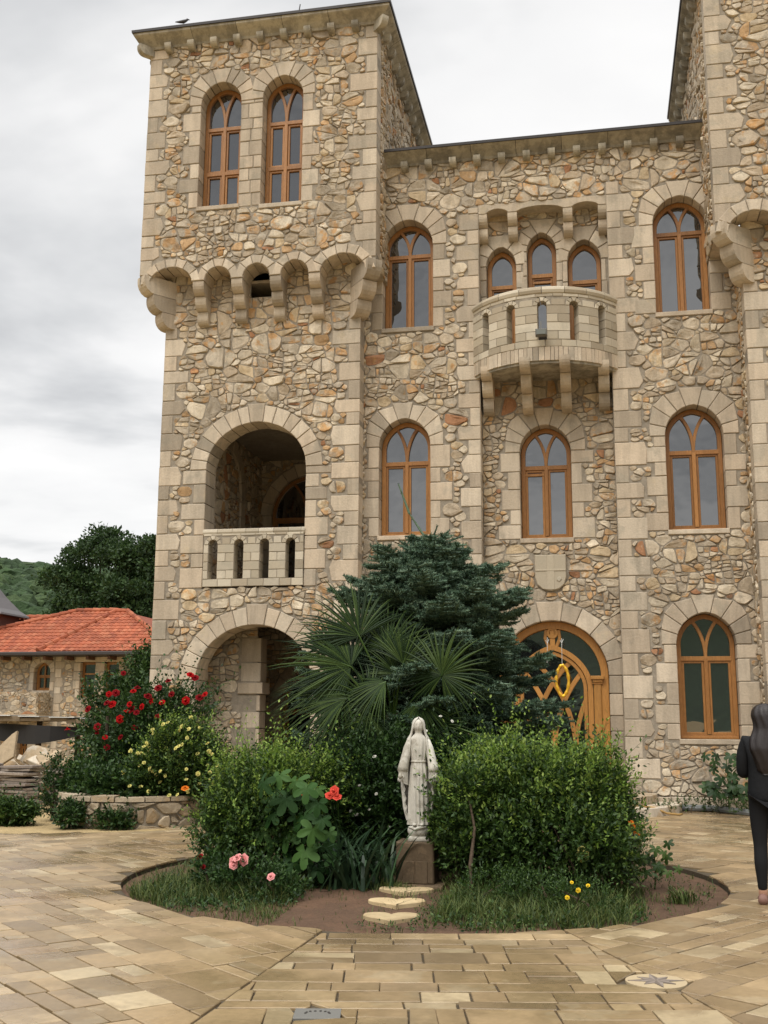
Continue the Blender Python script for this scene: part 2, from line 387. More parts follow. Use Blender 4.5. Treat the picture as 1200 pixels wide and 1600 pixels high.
M['spruce'] = leafm('blue_spruce_needle', (.030, .062, .038), (.068, .125, .074), (.155, .225, .145), rough=.6, tr=.08)
M['palm'] = leafm('palm_leaf', (.010, .024, .007), (.020, .042, .010), (.055, .09, .020), rough=.55, tr=.2, spec=.25)
M['iris'] = leafm('iris_leaf', (.014, .032, .016), (.026, .055, .026), (.05, .095, .042), rough=.4)
M['grass'] = leafm('grass_blade', (.030, .055, .012), (.065, .10, .020), (.14, .165, .045), rough=.6)
M['tree_leaf'] = leafm('broad_leaf', (.015, .036, .010), (.028, .06, .015), (.05, .095, .025), rough=.6)
M['forest'] = mk('forest_canopy', [(0, (.03, .055, .022)), (.3, (.045, .08, .03)), (.6, (.038, .066, .03)), (.85, (.06, .095, .035))], interp='LINEAR', grain=[(.35, .5)], rough=.95, bump=[(.8, 1., 1.)])
M['hillground'] = mk('wooded_slope', [(0, (.045, .07, .032))], grain=[(.06, .4), (.5, .4)], rough=.95)
for nme, colr in dict(red=(.42, .004, .006), crimson=(.22, .004, .008), coral=(.75, .09, .06), pink=(.80, .34, .33), lemon=(.72, .66, .22), yellow=(.80, .55, .03), orange=(.75, .2, .02), white=(.7, .68, .6)).items():
    M[nme] = mk(nme+'_petal', [(0, colr)], grain=[(60, .2)], rough=.7, spec=.12, trans=.2)
M['hair'] = mk('dark_brown_hair', [(0, (.014, .008, .007))], grain=[(40, .5)], stretch=(6, 6, .5), rough=.42, spec=.5, bump=[(60, .6, .004)])
M['black'] = mk('black_cloth', [(0, (.006, .0065, .008))], grain=[(20, .3)], rough=.8, bump=[(8, .5, .02)])
M['black2'] = mk('black_leggings', [(0, (.006, .006, .007))], rough=.85)
M['skin'] = mk('skin', [(0, (.45, .25, .17))], rough=.55); M['shoe'] = mk('dusky_pink_shoe', [(0, (.22, .12, .095))], rough=.6)
# ================================================================ the castle
def arch(cx, hw, z, p=.12, k=1., n=14):
    """two-centred arch outline from right springing over the apex to the left springing: [(x, z, nx, nz)]"""
    R = hw*(1+p); a = math.acos((R-hw)/R); o = []
    for i in range(n+1):
        t = a*i/n; o.append((cx-(R-hw)+R*math.cos(t), z+k*R*math.sin(t)))
    for i in range(1, n+1):
        t = a*(n-i)/n; o.append((cx+(R-hw)-R*math.cos(t), z+k*R*math.sin(t)))
    return o
def rise(hw, p, k=1.): R = hw*(1+p); return k*math.sqrt(max(R*R-(R-hw)**2, 0))
def voussoirs(g, fr, ex, cx, hw, z, p, k, w, n, n0, n1, square=True, key=.06, m=0, gap=.007, bev=.01):
    A = arch(cx, hw, z, p, k, 24); N = len(A)-1; rs = rise(hw, p, k); res = []
    cuts = [0]
    ws = [random.uniform(.85, 1.15)*(1.35 if abs(i-(n-1)/2) < .6 and key else 1) for i in range(n)]; tot = sum(ws); acc = 0
    for q in ws: acc += q; cuts.append(acc/tot*N)
    def at(t):
        i = min(int(t), N-1); f = t-i; a, b = A[i], A[i+1]
        x, y = a[0]+(b[0]-a[0])*f, a[1]+(b[1]-a[1])*f; tx, ty = b[0]-a[0], b[1]-a[1]; l = math.hypot(tx, ty)
        return (x, y), (ty/l, -tx/l)
    def outer(pt, nrm, extra=0):
        ww = w+extra
        if not square: return (pt[0]+nrm[0]*ww, pt[1]+nrm[1]*ww)
        lo, hi = 0, 3*ww
        for _ in range(18):
            t = (lo+hi)/2; x, y = pt[0]+nrm[0]*t, pt[1]+nrm[1]*t
            f = (abs(x-cx)/(hw+ww))**3.4+(max(y-z, 0)/(rs+ww))**3.4
            if f > 1: hi = t
            else: lo = t
        return (pt[0]+nrm[0]*lo, pt[1]+nrm[1]*lo)
    for i in range(n):
        t0, t1 = cuts[i], cuts[i+1]; kk = key if (i == n//2) else 0
        inn = [at(t0+(t1-t0)*q/3) for q in range(4)]
        if i == 0: inn[0] = ((cx+hw, z), (1, 0))
        if i == n-1: inn[3] = ((cx-hw, z), (-1, 0))
        o0 = outer(*inn[0], kk); o1 = outer(*inn[3], kk)
        poly = [q[0] for q in inn]+[o1, o0]
        if square and not kk:
            om = outer(*at((t0+t1)/2), 0); mx, my = (o0[0]+o1[0])/2, (o0[1]+o1[1])/2
            if math.hypot(om[0]-mx, om[1]-my) > .035: poly.insert(5, om)
        prism(g, fr, poly, n0+random.uniform(0, .006), n1, bev, None, m, gap); ex.append(poly)
class Face:
    def __init__(s, fr, b): s.fr = fr; s.b = b; s.ex = []; s.holes = []; s.g = G()          # g: dressed stones set in this face
    def block(s, x0, x1, z0, z1, n0=.015, n1=-.38, cut=True, m=0, bev=.01):
        poly = [(x0, z0), (x1, z0), (x1, z1), (x0, z1)]
        prism(s.g, s.fr, poly, n0+random.uniform(-.004, .006), n1, bev, None, m, gap=.0085); s.ex.append(poly)
    def quoins(s, x, dr, z0, z1, n1=-.35, lo=(.24, .32), hi=(.42, .6), hr=(.27, .42), n0=.015):
        z = z0; i = 0
        while z < z1-.05:
            h = min(random.uniform(*hr)*(1. if i % 2 else .95), z1-z); h = z1-z if z1-z-h < .12 else h
            w = random.uniform(*(hi if i % 2 else lo)); xa, xb = sorted((x, x+dr*w)); fx = x+dr*w
            if i % 2 and random.random() < .55:                                            # roughly hewn outer end
                c = random.uniform(.04, .13); sgn = dr; dz = h*random.uniform(.25, .5)
                pol = [(x, z), (fx-sgn*c*random.random(), z), (fx, z+h-dz), (fx-sgn*c, z+h), (x, z+h)] if random.random() < .5 else [(x, z), (fx-sgn*c, z), (fx, z+dz), (fx-sgn*c*random.random(), z+h), (x, z+h)]
                pol = ccw(pol); prism(s.g, s.fr, pol, n0+random.uniform(-.004, .008), n1, .01, None, 0, .006); s.ex.append(pol)
            else: s.block(xa, xb, z, z+h, n0, n1)
            z += h; i += 1
    def opening(s, x0, x1, sill, top, p=.12, k=1., w=.27, nv=9, depth=.36, jl=(.2, .26), jh=(.36, .46), square=True, spring=None, key=.06, floor=None, jambs=(1, 1), sillh=.1):
        hw = (x1-x0)/2; cx = (x0+x1)/2; sp = spring if spring is not None else top-rise(hw, p, k)
        if spring is not None: k = (top-sp)/rise(hw, p, 1.)
        A = arch(cx, hw, sp, p, k); op = [(x0, sill), (x1, sill)]+A; s.holes.append([(cx+(x-cx)*1.03, z-.03 if z < sill+.01 else z+.03) for x, z in op]); s.ex.append(op)
        voussoirs(s.g, s.fr, s.ex, cx, hw, sp, p, k, w, nv, .02, -depth, square, key)
        for sd, X in ((-1, x0), (1, x1)):
            if not jambs[(sd+1)//2]: continue
            z = sill-.02; i = random.randint(0, 1)
            while z < sp-.02:
                h = min(random.uniform(.26, .42), sp-z); h = sp-z if sp-z-h < .13 else h
                q = random.uniform(*(jh if i % 2 else jl)); xa, xb = sorted((X, X+sd*q))
                s.block(xa, xb, z, z+h, .015, -depth); z += h; i += 1
        if sillh:
            poly = [(x0-.03, sill-sillh), (x1+.03, sill-sillh), (x1+.03, sill-.002), (x0-.03, sill-.002)]
            prism(s.g, s.fr, poly, .04, -depth, .01, None, 0, .003); s.ex.append(poly)
        return dict(cx=cx, hw=hw, sp=sp, sill=sill, p=p, k=k, x0=x0, x1=x1, top=top, depth=depth)
    def finish(s, name, parent, outline=None, holes=None, dens=1., rubble_b=None, ok=None, **kw):
        g = G(); u0, v0, u1, v1 = s.b
        sheet(g, s.fr, outline or [(u0, v0), (u1, v0), (u1, v1), (u0, v1)], s.holes if holes is None else holes, 0., .5, 1)
        rubble(g, s.fr, rubble_b or s.b, s.ex, ok=ok, dens=dens, **kw)
        w = g.build(name, [M['rubble'], M['mortar']], parent)
        if s.g.v: s.g.build('dressed_stone', [M['ashlar']], parent)
        return w
def inner_outline(o, d, nf=.0):
    A = arch(o['cx'], o['hw']-d, o['sp'], o['p'], o['k'], 12)
    return [(o['x0']+d, o['sill']+d*.8), (o['x1']-d, o['sill']+d*.8)]+[(x, z) for x, z in A]
def clip_arc(c, R, a0, a1, o, d, n=14):
    """points of an arc kept inside the arch outline inset by d"""
    poly = inner_outline(o, d); out = []
    for i in range(n+1):
        t = a0+(a1-a0)*i/n; q = (c[0]+R*math.cos(t), c[1]+R*math.sin(t))
        out.append(q)
        if i > 0 and not inpoly(q, poly): break
    return out
def window(face, o, parent, style='Y', trans=None, trans2=None, label=None, vent=None, back=.27, name='window'):
    fr = face.fr; n = -back; g = G(); fw = .085
    ribbon(g, fr, inner_outline(o, fw/2), fw, n, n-.09, True)
    cx, hw = o['cx'], o['hw']; zs = o['sill']+fw; tr = trans if trans else o['sp']
    ribbon(g, fr, [(o['x0']+fw*.8, tr), (o['x1']-fw*.8, tr)], .085, n+.006, n-.08)
    box_ = lambda x0, x1, z0, z1, w=.045, dn=-.02: ribbon(g, fr, [(x0+w/2, z0+w/2), (x1-w/2, z0+w/2), (x1-w/2, z1-w/2), (x0+w/2, z1-w/2)], w, n+dn, n-.08, True)
    levels = [(zs-.01, tr-.04)]
    if trans2: 
        ribbon(g, fr, [(o['x0']+fw*.8, trans2), (o['x1']-fw*.8, trans2)], .085, n+.006, n-.08); levels = [(zs-.01, trans2-.04), (trans2+.04, tr-.04)]
    if style == 'Y':
        ribbon(g, fr, [(cx, zs), (cx, tr)], .075, n+.01, n-.08)
        for z0, z1 in levels:
            box_(o['x0']+fw, cx-.037, z0, z1); box_(cx+.037, o['x1']-fw, z0, z1)
        poly = inner_outline(o, fw*.5); zr = (o['sp']-tr)+rise(hw, o['p'], o['k'])
        for sg in (-1, 1):
            q = []
            for i in range(24):
                t = 1.5*i/23; pnt = (cx+sg*hw*1.0*(1-math.cos(t)), tr+.02+zr*1.0*math.sin(t)); q.append(pnt)
                if i > 3 and not inpoly(pnt, poly): break
            ribbon(g, fr, q, .06, n-.004-.001*sg, n-.08)
    else:
        for z0, z1 in levels: box_(o['x0']+fw, o['x1']-fw, z0, z1, .04)
    w = g.build(name, [M['wood']], parent)
    if label: w['label'] = label
    h = G(); sheet(h, fr, inner_outline(o, .03), [], n-.06, .5); h.build('pane', [M['glass']], w)
    d = G(); prism(d, fr, [(o['x0']+.01, o['sill']-.0), (o['x1']-.01, o['sill']-.0), (o['x1']-.01, o['sill']+.05), (o['x0']+.01, o['sill']+.05)], n+.04, n-.06, .006, None, 0, 0)
    d.build('sill', [M['wood']], w)
    return w
def corbel(g, fr, u, w, levels, base_n=0.):
    """stack of round-nosed blocks; fr.pt(u, z, n) with n the projection"""
    for z0, z1, pr in levels:
        h = z1-z0; r_ = min(h*.75, pr*.8)
        prof = [(base_n-.05, z0+.004), (pr-r_*.9, z0+.004)]+[(pr-r_*.9+r_*.9*math.sin(t), z0+.004+r_*(1-math.cos(t))) for t in (.35, .7, 1.05, 1.35, 1.57)]+[(pr, z1-.006), (base_n-.05, z1-.006)]
        side = [(fr.pt(u-w/2, b, a), fr.pt(u+w/2, b, a)) for a, b in prof]; k = len(prof)
        vs = [s_[0] for s_ in side]+[s_[1] for s_ in side]
        g.add(vs, [[i, (i+1) % k, k+(i+1) % k, k+i] for i in range(k)]+[list(range(k))[::-1], list(range(k, 2*k))])
def cornice(parent, x0, x1, y0, y1, z, out=.3, sides='FLR', h=.3):
    """moulded stone eaves course round a rectangular top: front (F), left (L), right (R)"""
    g = G(); prof = [(.0, 0), (.05, .0), (.07, .05), (out*.55, .13), (out*.93, .2), (out, .22), (out, h)]
    cap = [(out+.03, h), (out+.035, h+.055), (-.02, h+.09)]
    def side(fr, a, b, ma, mb):
        L = b-a; n = max(1, int(round(L/.95)))
        for i in range(n):
            ua, ub = a+L*i/n, a+L*(i+1)/n; rr = random.random()
            for P, m_, ga in ((prof, 0, .004), (cap, 1, 0)):
                vs = []
                for o_, z_ in P:
                    A = ua-(o_ if (i == 0 and ma) else 0)+(ga if i else 0); B = ub+(o_ if (i == n-1 and mb) else 0)-(ga if i < n-1 else 0)
                    vs += [fr.pt(A, z+z_, o_), fr.pt(B, z+z_, o_)]
                fs = [[2*q, 2*q+1, 2*q+3, 2*q+2] for q in range(len(P)-1)]
                if i and ga: pass
                g.add(vs, fs, rr, m_)
            if m_ == 1: pass
        # underside of the metal edge
        o_ = out+.03; g.add([fr.pt(a-(o_ if ma else 0), z+h, o_), fr.pt(b+(o_ if mb else 0), z+h, o_), fr.pt(b+(out if mb else 0), z+h, out), fr.pt(a-(out if ma else 0), z+h, out)], [[0, 1, 2, 3]], .5, 1)
    if 'F' in sides: side(front(y0), x0, x1, 'L' in sides, 'R' in sides)
    if 'R' in sides: side(rightside(x1), y0, y1, 'F' in sides, False)
    if 'L' in sides: side(leftside(x0), -y1, -y0, False, 'F' in sides)
    g.add([(x0, y0, z+h+.08), (x1, y0, z+h+.08), (x1, y1, z+h+.08), (x0, y1, z+h+.08)], [[0, 1, 2, 3]], .5, 2)
    c = g.build('cornice', [M['cornice'], M['metal_dark'], M['roofdark']], parent)
    def brackets(fr, a, b):
        n = max(2, int((b-a)/.49)); 
        for i in range(n+1):
            u = a+(b-a)*i/n; q = G(); corbel(q, fr, u, .145, [(z-.13, z+.045, .2)])
            q.build('bracket', [M['cornice']], parent)
    if 'F' in sides: brackets(front(y0), x0+.45, x1-.45)
    if 'R' in sides: brackets(rightside(x1), y0+.45, y1-.2)
    if 'L' in sides: brackets(leftside(x0), -y1+.2, -y0-.45)
    for sx, X in ((-1, x0), (1, x1)):                                     # diagonal corner brackets
        if ('L' if sx < 0 else 'R') in sides and 'F' in sides:
            d = Vector((sx, -1, 0)).normalized(); q = G()
            corbel(q, Fr((X, y0, 0), Vector((d.y, -d.x, 0)), (0, 0, 1), d), 0, .15, [(z-.16, z+.06, .3)]); q.build('bracket', [M['cornice']], parent)

castle = thing('castle', 'rubble stone castle with square towers, arched oak windows and a round stone balcony', 'castle', (0, 0, 0))
D = 20.8
# ---------------- left tower, lower body
T = Face(front(20.4), (-8.72, 0, -4.53, 10.9))
T.quoins(-8.73, 1, 0, 9.62, n1=-.3); T.quoins(-4.52, -1, 0, 9.62, n1=-.36)
lu = T.opening(-7.70, -5.62, 4.14, 7.49, p=.02, k=.9, w=.36, nv=15, depth=.55, square=False, key=.05, jl=(.22, .3), jh=(.4, .55), sillh=0)
ll = T.opening(-7.76, -5.44, 0, 3.38, p=.02, k=.9, w=.36, nv=15, depth=.55, square=False, key=.07, jl=(.26, .34), jh=(.4, .55), sillh=0)
slot = [(-6.87, 10.18), (-6.36, 10.18), (-6.36, 10.75), (-6.87, 10.75)]; T.holes.append(slot); T.ex.append(slot)
T.finish('wall', castle)
def side_wall(fr, b, q=None, name='wall', **kw):
    F = Face(fr, b)
    if q: F.ex.append([(q[0], b[1]), (q[1], b[1]), (q[1], b[3]), (q[0], b[3])])
    F.finish(name, castle, **kw)
big = None
side_wall(rightside(-4.53), (20.4, 0, 20.82, 10.2), (20.4, 20.74), tiers=big)
side_wall(leftside(-8.72), (-25.4, 0, -20.4, 10.4), (-20.72, -20.4), tiers=big)
# ---------------- left tower, projecting upper storey
def upper(x0, x1, yF, yW, arches, tower_right, quoin_sides=(1, 1), bracket=()):
    U = Face(front(yF), (x0, 10.36, x1, 15.85)); out = [(x0, 10.42)]
    for cx, hw, top, w in arches:
        k = (top-10.42)/rise(hw, .05); A = arch(cx, hw, 10.42, .05, k, 10)
        U.ex.append([(cx+hw, 10.2)]+A+[(cx-hw, 10.2)])
        voussoirs(U.g, U.fr, U.ex, cx, hw, 10.42, .05, k, w, 5 if hw < .4 else 7, .02, yF-yW-.02, False, 0)
        out += A[::-1]
    out += [(x1, 10.42), (x1, 15.85), (x0, 15.85)]
    return U, out
archL = [(-8.46, .46, 10.76, .2), (-7.43, .28, 10.70, .2), (-6.61, .28, 10.71, .2), (-5.8, .29, 10.72, .2), (-4.80, .46, 10.78, .22)]
U, outl = upper(-9.14, -4.12, 19.9, 20.4, archL, True)
w1 = U.opening(-7.93, -7.05, 12.06, 14.88, w=.27, nv=9, jambs=(1, 0)); w2 = U.opening(-6.56, -5.70, 12.0, 14.88, w=.27, nv=9, jambs=(0, 1))
z = 11.98
while z < 14.36:                                                         # ashlar pier between the paired windows
    h = min(random.uniform(.24, .36), 14.4-z); c = random.uniform(-6.88, -6.74)
    U.block(-7.05, c, z, z+h, .015, -.36); U.block(c, -6.56, z, z+h, .015, -.36); z += h
U.quoins(-9.15, 1, 10.62, 15.82, n1=-.3); U.quoins(-4.11, -1, 10.66, 15.82, n1=-.38)
U.ex.append([(-9.2, 10.3), (-4, 10.3), (-4, 10.46), (-9.2, 10.46)])
U.finish('wall', castle, outline=outl)
window(U, w1, castle, trans=13.95, trans2=12.92); window(U, w2, castle, trans=13.95, trans2=12.92)
side_wall(rightside(-4.12), (19.9, 10.5, 25.4, 15.85), (19.9, 20.26))
side_wall(leftside(-9.14), (-25.4, 10.5, -19.9, 15.85), (-20.2, -19.9), tiers=big)
g = G(); box(g, -9.12, -4.14, 20.42, 25.4, 10.5, 10.56); box(g, -9.13, -8.6, 19.93, 20.42, 10.79, 10.85); box(g, -4.62, -4.14, 19.93, 20.42, 10.81, 10.87); g.build('soffit', [M['ashlar']], castle)
g = G(); box(g, -8.7, -4.55, 25.1, 25.2, 0, 10.4); box(g, -9.1, -4.15, 25.3, 25.39, 10.5, 15.9); g.build('inner_wall', [M['mortar']], castle)
cornice(castle, -9.14, -4.12, 19.9, 25.4, 15.82, .3, 'FLR', .27)
LV = [(9.60, 9.87, .17), (9.87, 10.14, .34), (10.14, 10.42, .5)]
for c in (-7.85, -7.02, -6.20, -5.385):
    q = G(); corbel(q, front(20.4), c, .235, LV); q.build('corbel', [M['ashlar']], castle)
for X, sx in ((-8.72, -1), (-4.53, 1)):
    d = Vector((sx*.42, -.5, 0)).normalized(); q = G()
    corbel(q, Fr((X-sx*.12, 20.4+.12, 0), Vector((-d.y, d.x, 0)), (0, 0, 1), d), 0, .32, [(9.58, 9.9, .36), (9.9, 10.24, .58), (10.24, 10.62, .80)]); q.build('corner_corbel', [M['ashlar']], castle)
# ---------------- loggia rooms behind the two tower arches
def loggia(z0, z1, o, door, Yb):
    frL = Fr((-7.9, 0, 0), (0, 1, 0), (0, 0, 1), (1, 0, 0)); F2 = Face(frL, (20.9, z0, Yb, z1)); cxx = 22.2; vo = []
    voussoirs(F2.g, frL, F2.ex, cxx, .85, o['sp'], .02, 1., .3, 9, .06, -.1, False, 0)
    for X in (cxx-.85, cxx+.85):
        a = o['sp']-1.15
        while a < o['sp']-.05: F2.block(X-(.3 if X < cxx else 0), X+(.3 if X > cxx else 0), a, min(a+.34, o['sp']), .06, -.1); a += .34
    F2.finish('inner_wall', castle)
    B = Face(front(Yb), (-7.95, z0, -4.6, z1)); wd = B.opening(*door, w=.3, nv=9, depth=.2, square=False)
    B.finish('inner_wall', castle); window(B, wd, castle, trans=wd['sp']-.1, back=.06)
    R_ = Face(Fr((-5.1, 0, 0), (0, 1, 0), (0, 0, 1), (-1, 0, 0)), (20.9, z0, Yb, z1)); R_.finish('inner_wall', castle, tgt=.12)
    g = G(); box(g, -8.0, -4.7, 20.85, Yb, z1, z1+.1); g.build('ceiling', [M['mortar']], castle)
    g = G(); box(g, -8.0, -4.7, 20.75, Yb, z0-.1, z0); g.build('floor_slab', [M['ashlar']], castle)
loggia(4.10, 7.75, lu, (-7.62, -5.9, 4.2, 7.35), 24.7); loggia(.02, 3.85, ll, (-7.1, -5.5, .1, 2.75), 24.2)
g = G(); F = Face(front(21.3), (-7.9, 0, -6.9, 3.85))                    # stone pier with an impost inside the lower arch
for xa, xb, n0 in ((-7.1, -6.72, 0),):
    z = 0.02; i = 0
    while z < 2.05: F.block(xa-(.18 if i % 2 else 0), xb, z, z+.34, 0, -.4); z += .34; i += 1
    F.block(xa-.1, xb+.06, 2.06, 2.3, .04, -.45); F.block(xa-.05, xb, 2.3, 2.7, 0, -.4); F.block(xa-.05, xb, 2.7, 3.2, 0, -.4)
F.finish('inner_pier', castle, outline=[(-7.9, 0), (-6.8, 0), (-6.8, 3.85), (-7.9, 3.85)], rubble_b=(-7.9, 0, -6.8, 3.85), tgt=.055)
# ---------------- slotted balustrades (loggia panel and curved balcony)
def balustrade(fr, ua, ub, z0, z1, slots, sw, sz0, sz1, parent, depth=.22, ch=.165, mat='ashlar_pale'):
    g = G(); holes = []; hw = sw/2; spz = sz1-hw
    for s_ in slots: holes.append([(s_-hw, sz0), (s_+hw, sz0)]+arch(s_, hw, spz, 0., 1., 5))
    if ub-ua > 2.3:                                                       # curved: split sheet into columns so it follows the arc
        edges = [ua]
        for s_ in slots: edges += [s_-hw, s_+hw]
        edges.append(ub)
        for i in range(0, len(edges), 2):
            a, b = edges[i], edges[i+1]; n = max(1, int((b-a)/.12))
            for q in range(n): 
                u0, u1 = a+(b-a)*q/n, a+(b-a)*(q+1)/n
                g.add([fr.pt(u0, z0, 0), fr.pt(u1, z0, 0), fr.pt(u1, z1, 0), fr.pt(u0, z1, 0)], [[0, 1, 2, 3]], .5, 1)
                g.add([fr.pt(u0, z0, -depth), fr.pt(u1, z0, -depth), fr.pt(u1, z1, -depth), fr.pt(u0, z1, -depth)], [[3, 2, 1, 0]], .5, 1)
    else:
        sheet(g, fr, [(ua, z0), (ub, z0), (ub, z1), (ua, z1)], holes, 0., .5, 1)
    dn = -depth; N0 = .012
    def blk(a, b, c, d):
        n = max(1, int((b-a)/.2)) if ub-ua > 2.3 else 1
        poly = [(a+(b-a)*q/n, c) for q in range(n+1)]+[(b-(b-a)*q/n, d) for q in range(n+1)]
        if n == 1: prism(g, fr, poly, N0+random.uniform(-.003, .004), dn, .005, None, 0, .005, back=True)
        else:
            rr = random.random(); e = .005
            for q in range(n):
                x0_, x1_ = a+(b-a)*q/n+(e if q == 0 else 0), a+(b-a)*(q+1)/n-(e if q == n-1 else 0)
                vs = [fr.pt(x, zz, nn) for nn in (N0, dn) for x, zz in ((x0_, c+e), (x1_, c+e), (x1_, d-e), (x0_, d-e))]
                g.add(vs, [[0, 1, 2, 3], [7, 6, 5, 4], [0, 4, 5, 1], [3, 2, 6, 7]]+([[0, 3, 7, 4]] if q == 0 else [])+([[1, 5, 6, 2]] if q == n-1 else []), rr, 0)
    ed = [ua]
    for s_ in slots: ed += [s_-hw, s_+hw]
    ed.append(ub)
    blk_z = sz0
    a = ua; u = ua
    while u < ub-.02:                                                     # bottom course
        w = min(random.uniform(.22, .34), ub-u); w = ub-u if ub-u-w < .1 else w; blk(u, u+w, z0, sz0); u += w
    nrow = int(round((spz-sz0)/ch))
    for i in range(0, len(ed), 2):
        a, b = ed[i], ed[i+1]
        for q in range(nrow):
            zz0 = sz0+(spz-sz0)*q/nrow; zz1 = sz0+(spz-sz0)*(q+1)/nrow
            if q % 2 == 0 and b-a > .2: c = (a+b)/2+random.uniform(-.02, .02); blk(a, c, zz0, zz1); blk(c, b, zz0, zz1)
            else: blk(a, b, zz0, zz1)
    vw = min(.09, z1-sz1-.03)
    for s_ in slots:                                                     # little arch stones
        A = arch(s_, hw, spz, 0., 1., 10); N = len(A)-1
        for q in range(5):
            i0, i1 = int(N*q/5), int(N*(q+1)/5); inn = [A[j] for j in range(i0, i1+1)]
            o = [(s_+(x-s_)*(1+vw/hw), spz+(zz-spz)*(1+vw/hw)) for x, zz in (inn[-1], inn[0])]
            prism(g, fr, inn+o, N0+.006, dn, .004, None, 0, .005)
    cs = [ua]+[c for s_ in slots for c in (s_-hw-vw, s_+hw+vw)]+[ub]
    for i in range(0, len(cs), 2):
        if cs[i+1]-cs[i] > .03: blk(cs[i], cs[i+1], spz, min(spz+hw+vw*.5, z1-.05))
    u = ua
    while u < ub-.02: w = min(random.uniform(.15, .4), ub-u); blk(u, u+w, min(sz1+vw, z1-.045), z1); u += w
    return g.build('balustrade', [M[mat], M['mortar']], parent)
bl = balustrade(front(20.36), -7.69, -5.62, 4.14, 5.20, [-7.49, -6.95, -6.42, -5.885], .19, 4.29, 5.08, castle, depth=.24)
g = G(); u = -7.72
while u < -5.6:
    w = min(random.uniform(.26, .34), -5.6-u); tube(g, [(u+.003, 20.42, 5.235), (u+w-.003, 20.42, 5.235)], .075, 10, m=0); u += w
g.build('handrail', [M['ashlar_pale']], bl)
# ---------------- main wall with its tall recess
W = Face(front(D), (-4.53, 0, 2.87, 13.1)); rec = [(-2.15, 0), (.43, 0), (.43, 12.0), (-2.15, 12.0)]
W.holes.append(rec); W.ex.append(rec)
W.quoins(-2.15, -1, .1, 11.98, n1=-.36, lo=(.2, .26), hi=(.4, .52), hr=(.27, .4)); W.quoins(.43, 1, 0.2, 12.3, n1=-.36, hi=(.5, .66), lo=(.26, .34), hr=(.3, .48))
wA = W.opening(-4.15, -3.11, 9.46, 11.82, w=.3); wB = W.opening(-4.20, -3.17, 5.15, 7.53, w=.28)
wD = W.opening(1.39, 2.45, 5.12, 7.53, w=.3); wE = W.opening(1.33, 2.36, 9.44, 11.86, w=.28); wF = W.opening(1.43, 2.48, 1.26, 3.55, w=.28)
pol = [(.43, 0), (2.86, 0), (2.86, .24), (.43, .24)]; W.ex.append(pol)
u = .45
while u < 2.8: w = random.uniform(.6, 1.1); W.block(u, min(u+w, 2.85), 0.02, .24, .07, -.1); u += w
W.finish('wall', castle, outline=[(-4.53, 0), (-2.15, 0), (-2.15, 12.0), (.43, 12.0), (.43, 0), (2.87, 0), (2.87, 13.1), (-4.53, 13.1)], holes=W.holes[1:])
window(W, wA, castle, trans=11.12); window(W, wB, castle, trans=6.66); window(W, wD, castle, trans=6.66); window(W, wE, castle, trans=11.18); window(W, wF, castle, trans=2.72)
RC = Face(front(D+.35), (-2.16, 0, .44, 12.0))
wC = RC.opening(-1.41, -.42, 5.08, 7.37, w=.3)
l1 = RC.opening(-2.03, -1.43, 8.6, 11.22, p=.45, w=.2, nv=5, jl=(.12, .16), jh=(.13, .17), key=.12); l2 = RC.opening(-1.19, -.61, 8.6, 11.47, p=.45, w=.2, nv=7, jl=(.1, .14), jh=(.1, .14), key=.12); l3 = RC.opening(-.37, .29, 8.6, 11.25, p=.4, w=.2, nv=5, jl=(.1, .14), jh=(.1, .14), key=.12)
dr = RC.opening(-1.91, .18, .34, 3.46, p=.0, k=1., w=.36, nv=11, depth=.3, jl=(.24, .27), jh=(.24, .27), key=.04, square=False)
sh = [(-1.16, 4.73), (-.56, 4.73)]; 
shield = [(-1.16, 4.74), (-1.16, 4.3), (-1.12, 4.16), (-1.02, 4.07), (-.86, 4.03), (-.70, 4.07), (-.60, 4.16), (-.56, 4.3), (-.56, 4.74)]
RC.ex.append(shield)
RC.finish('wall', castle)
window(RC, wC, castle, trans=6.55, label='arched oak window with its left sash lowered a little open')
def vent(face, x0, x1, z, back):                                          # tilted sash: dark sheet painted as the open gap's inner shade, lowered sash rail under it
    g = G(); ribbon(g, face.fr, [(x0, z-.14), (x1, z-.14)], .05, -back-.012, -back-.07); o = g.build('lowered_sash', [M['wood']], castle)
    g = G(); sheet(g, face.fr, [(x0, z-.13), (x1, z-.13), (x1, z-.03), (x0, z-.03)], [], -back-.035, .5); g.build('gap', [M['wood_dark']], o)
vent(RC, -1.325, -.955, 6.55, .27); vent(RC, -1.10, -.70, 10.62, .22)
for o, t in ((l1, 10.42), (l2, 10.62), (l3, 10.42)): window(RC, o, castle, style='L', trans=t, back=.22)
g = G(); prism(g, RC.fr, shield, .07, -.02, .015, .4, 0, 0)
e = RC.fr
for x0, x1, z0, z1, n_ in ((-.93, -.79, 4.06, 4.73, .078), (-1.15, -.57, 4.42, 4.45, .082)): prism(g, e, [(x0, z0), (x1, z0), (x1, z1), (x0, z1)], n_, .05, .005, .1, 0, 0)
prism(g, e, [(-.70+.05*math.cos(t), 4.26+.05*math.sin(t)) for t in (0, 1.2, 2.4, 3.6, 4.8)], .085, .06, .004, .3, 0, 0)
g.build('coat_of_arms', [M['ashlar_pale']], castle)
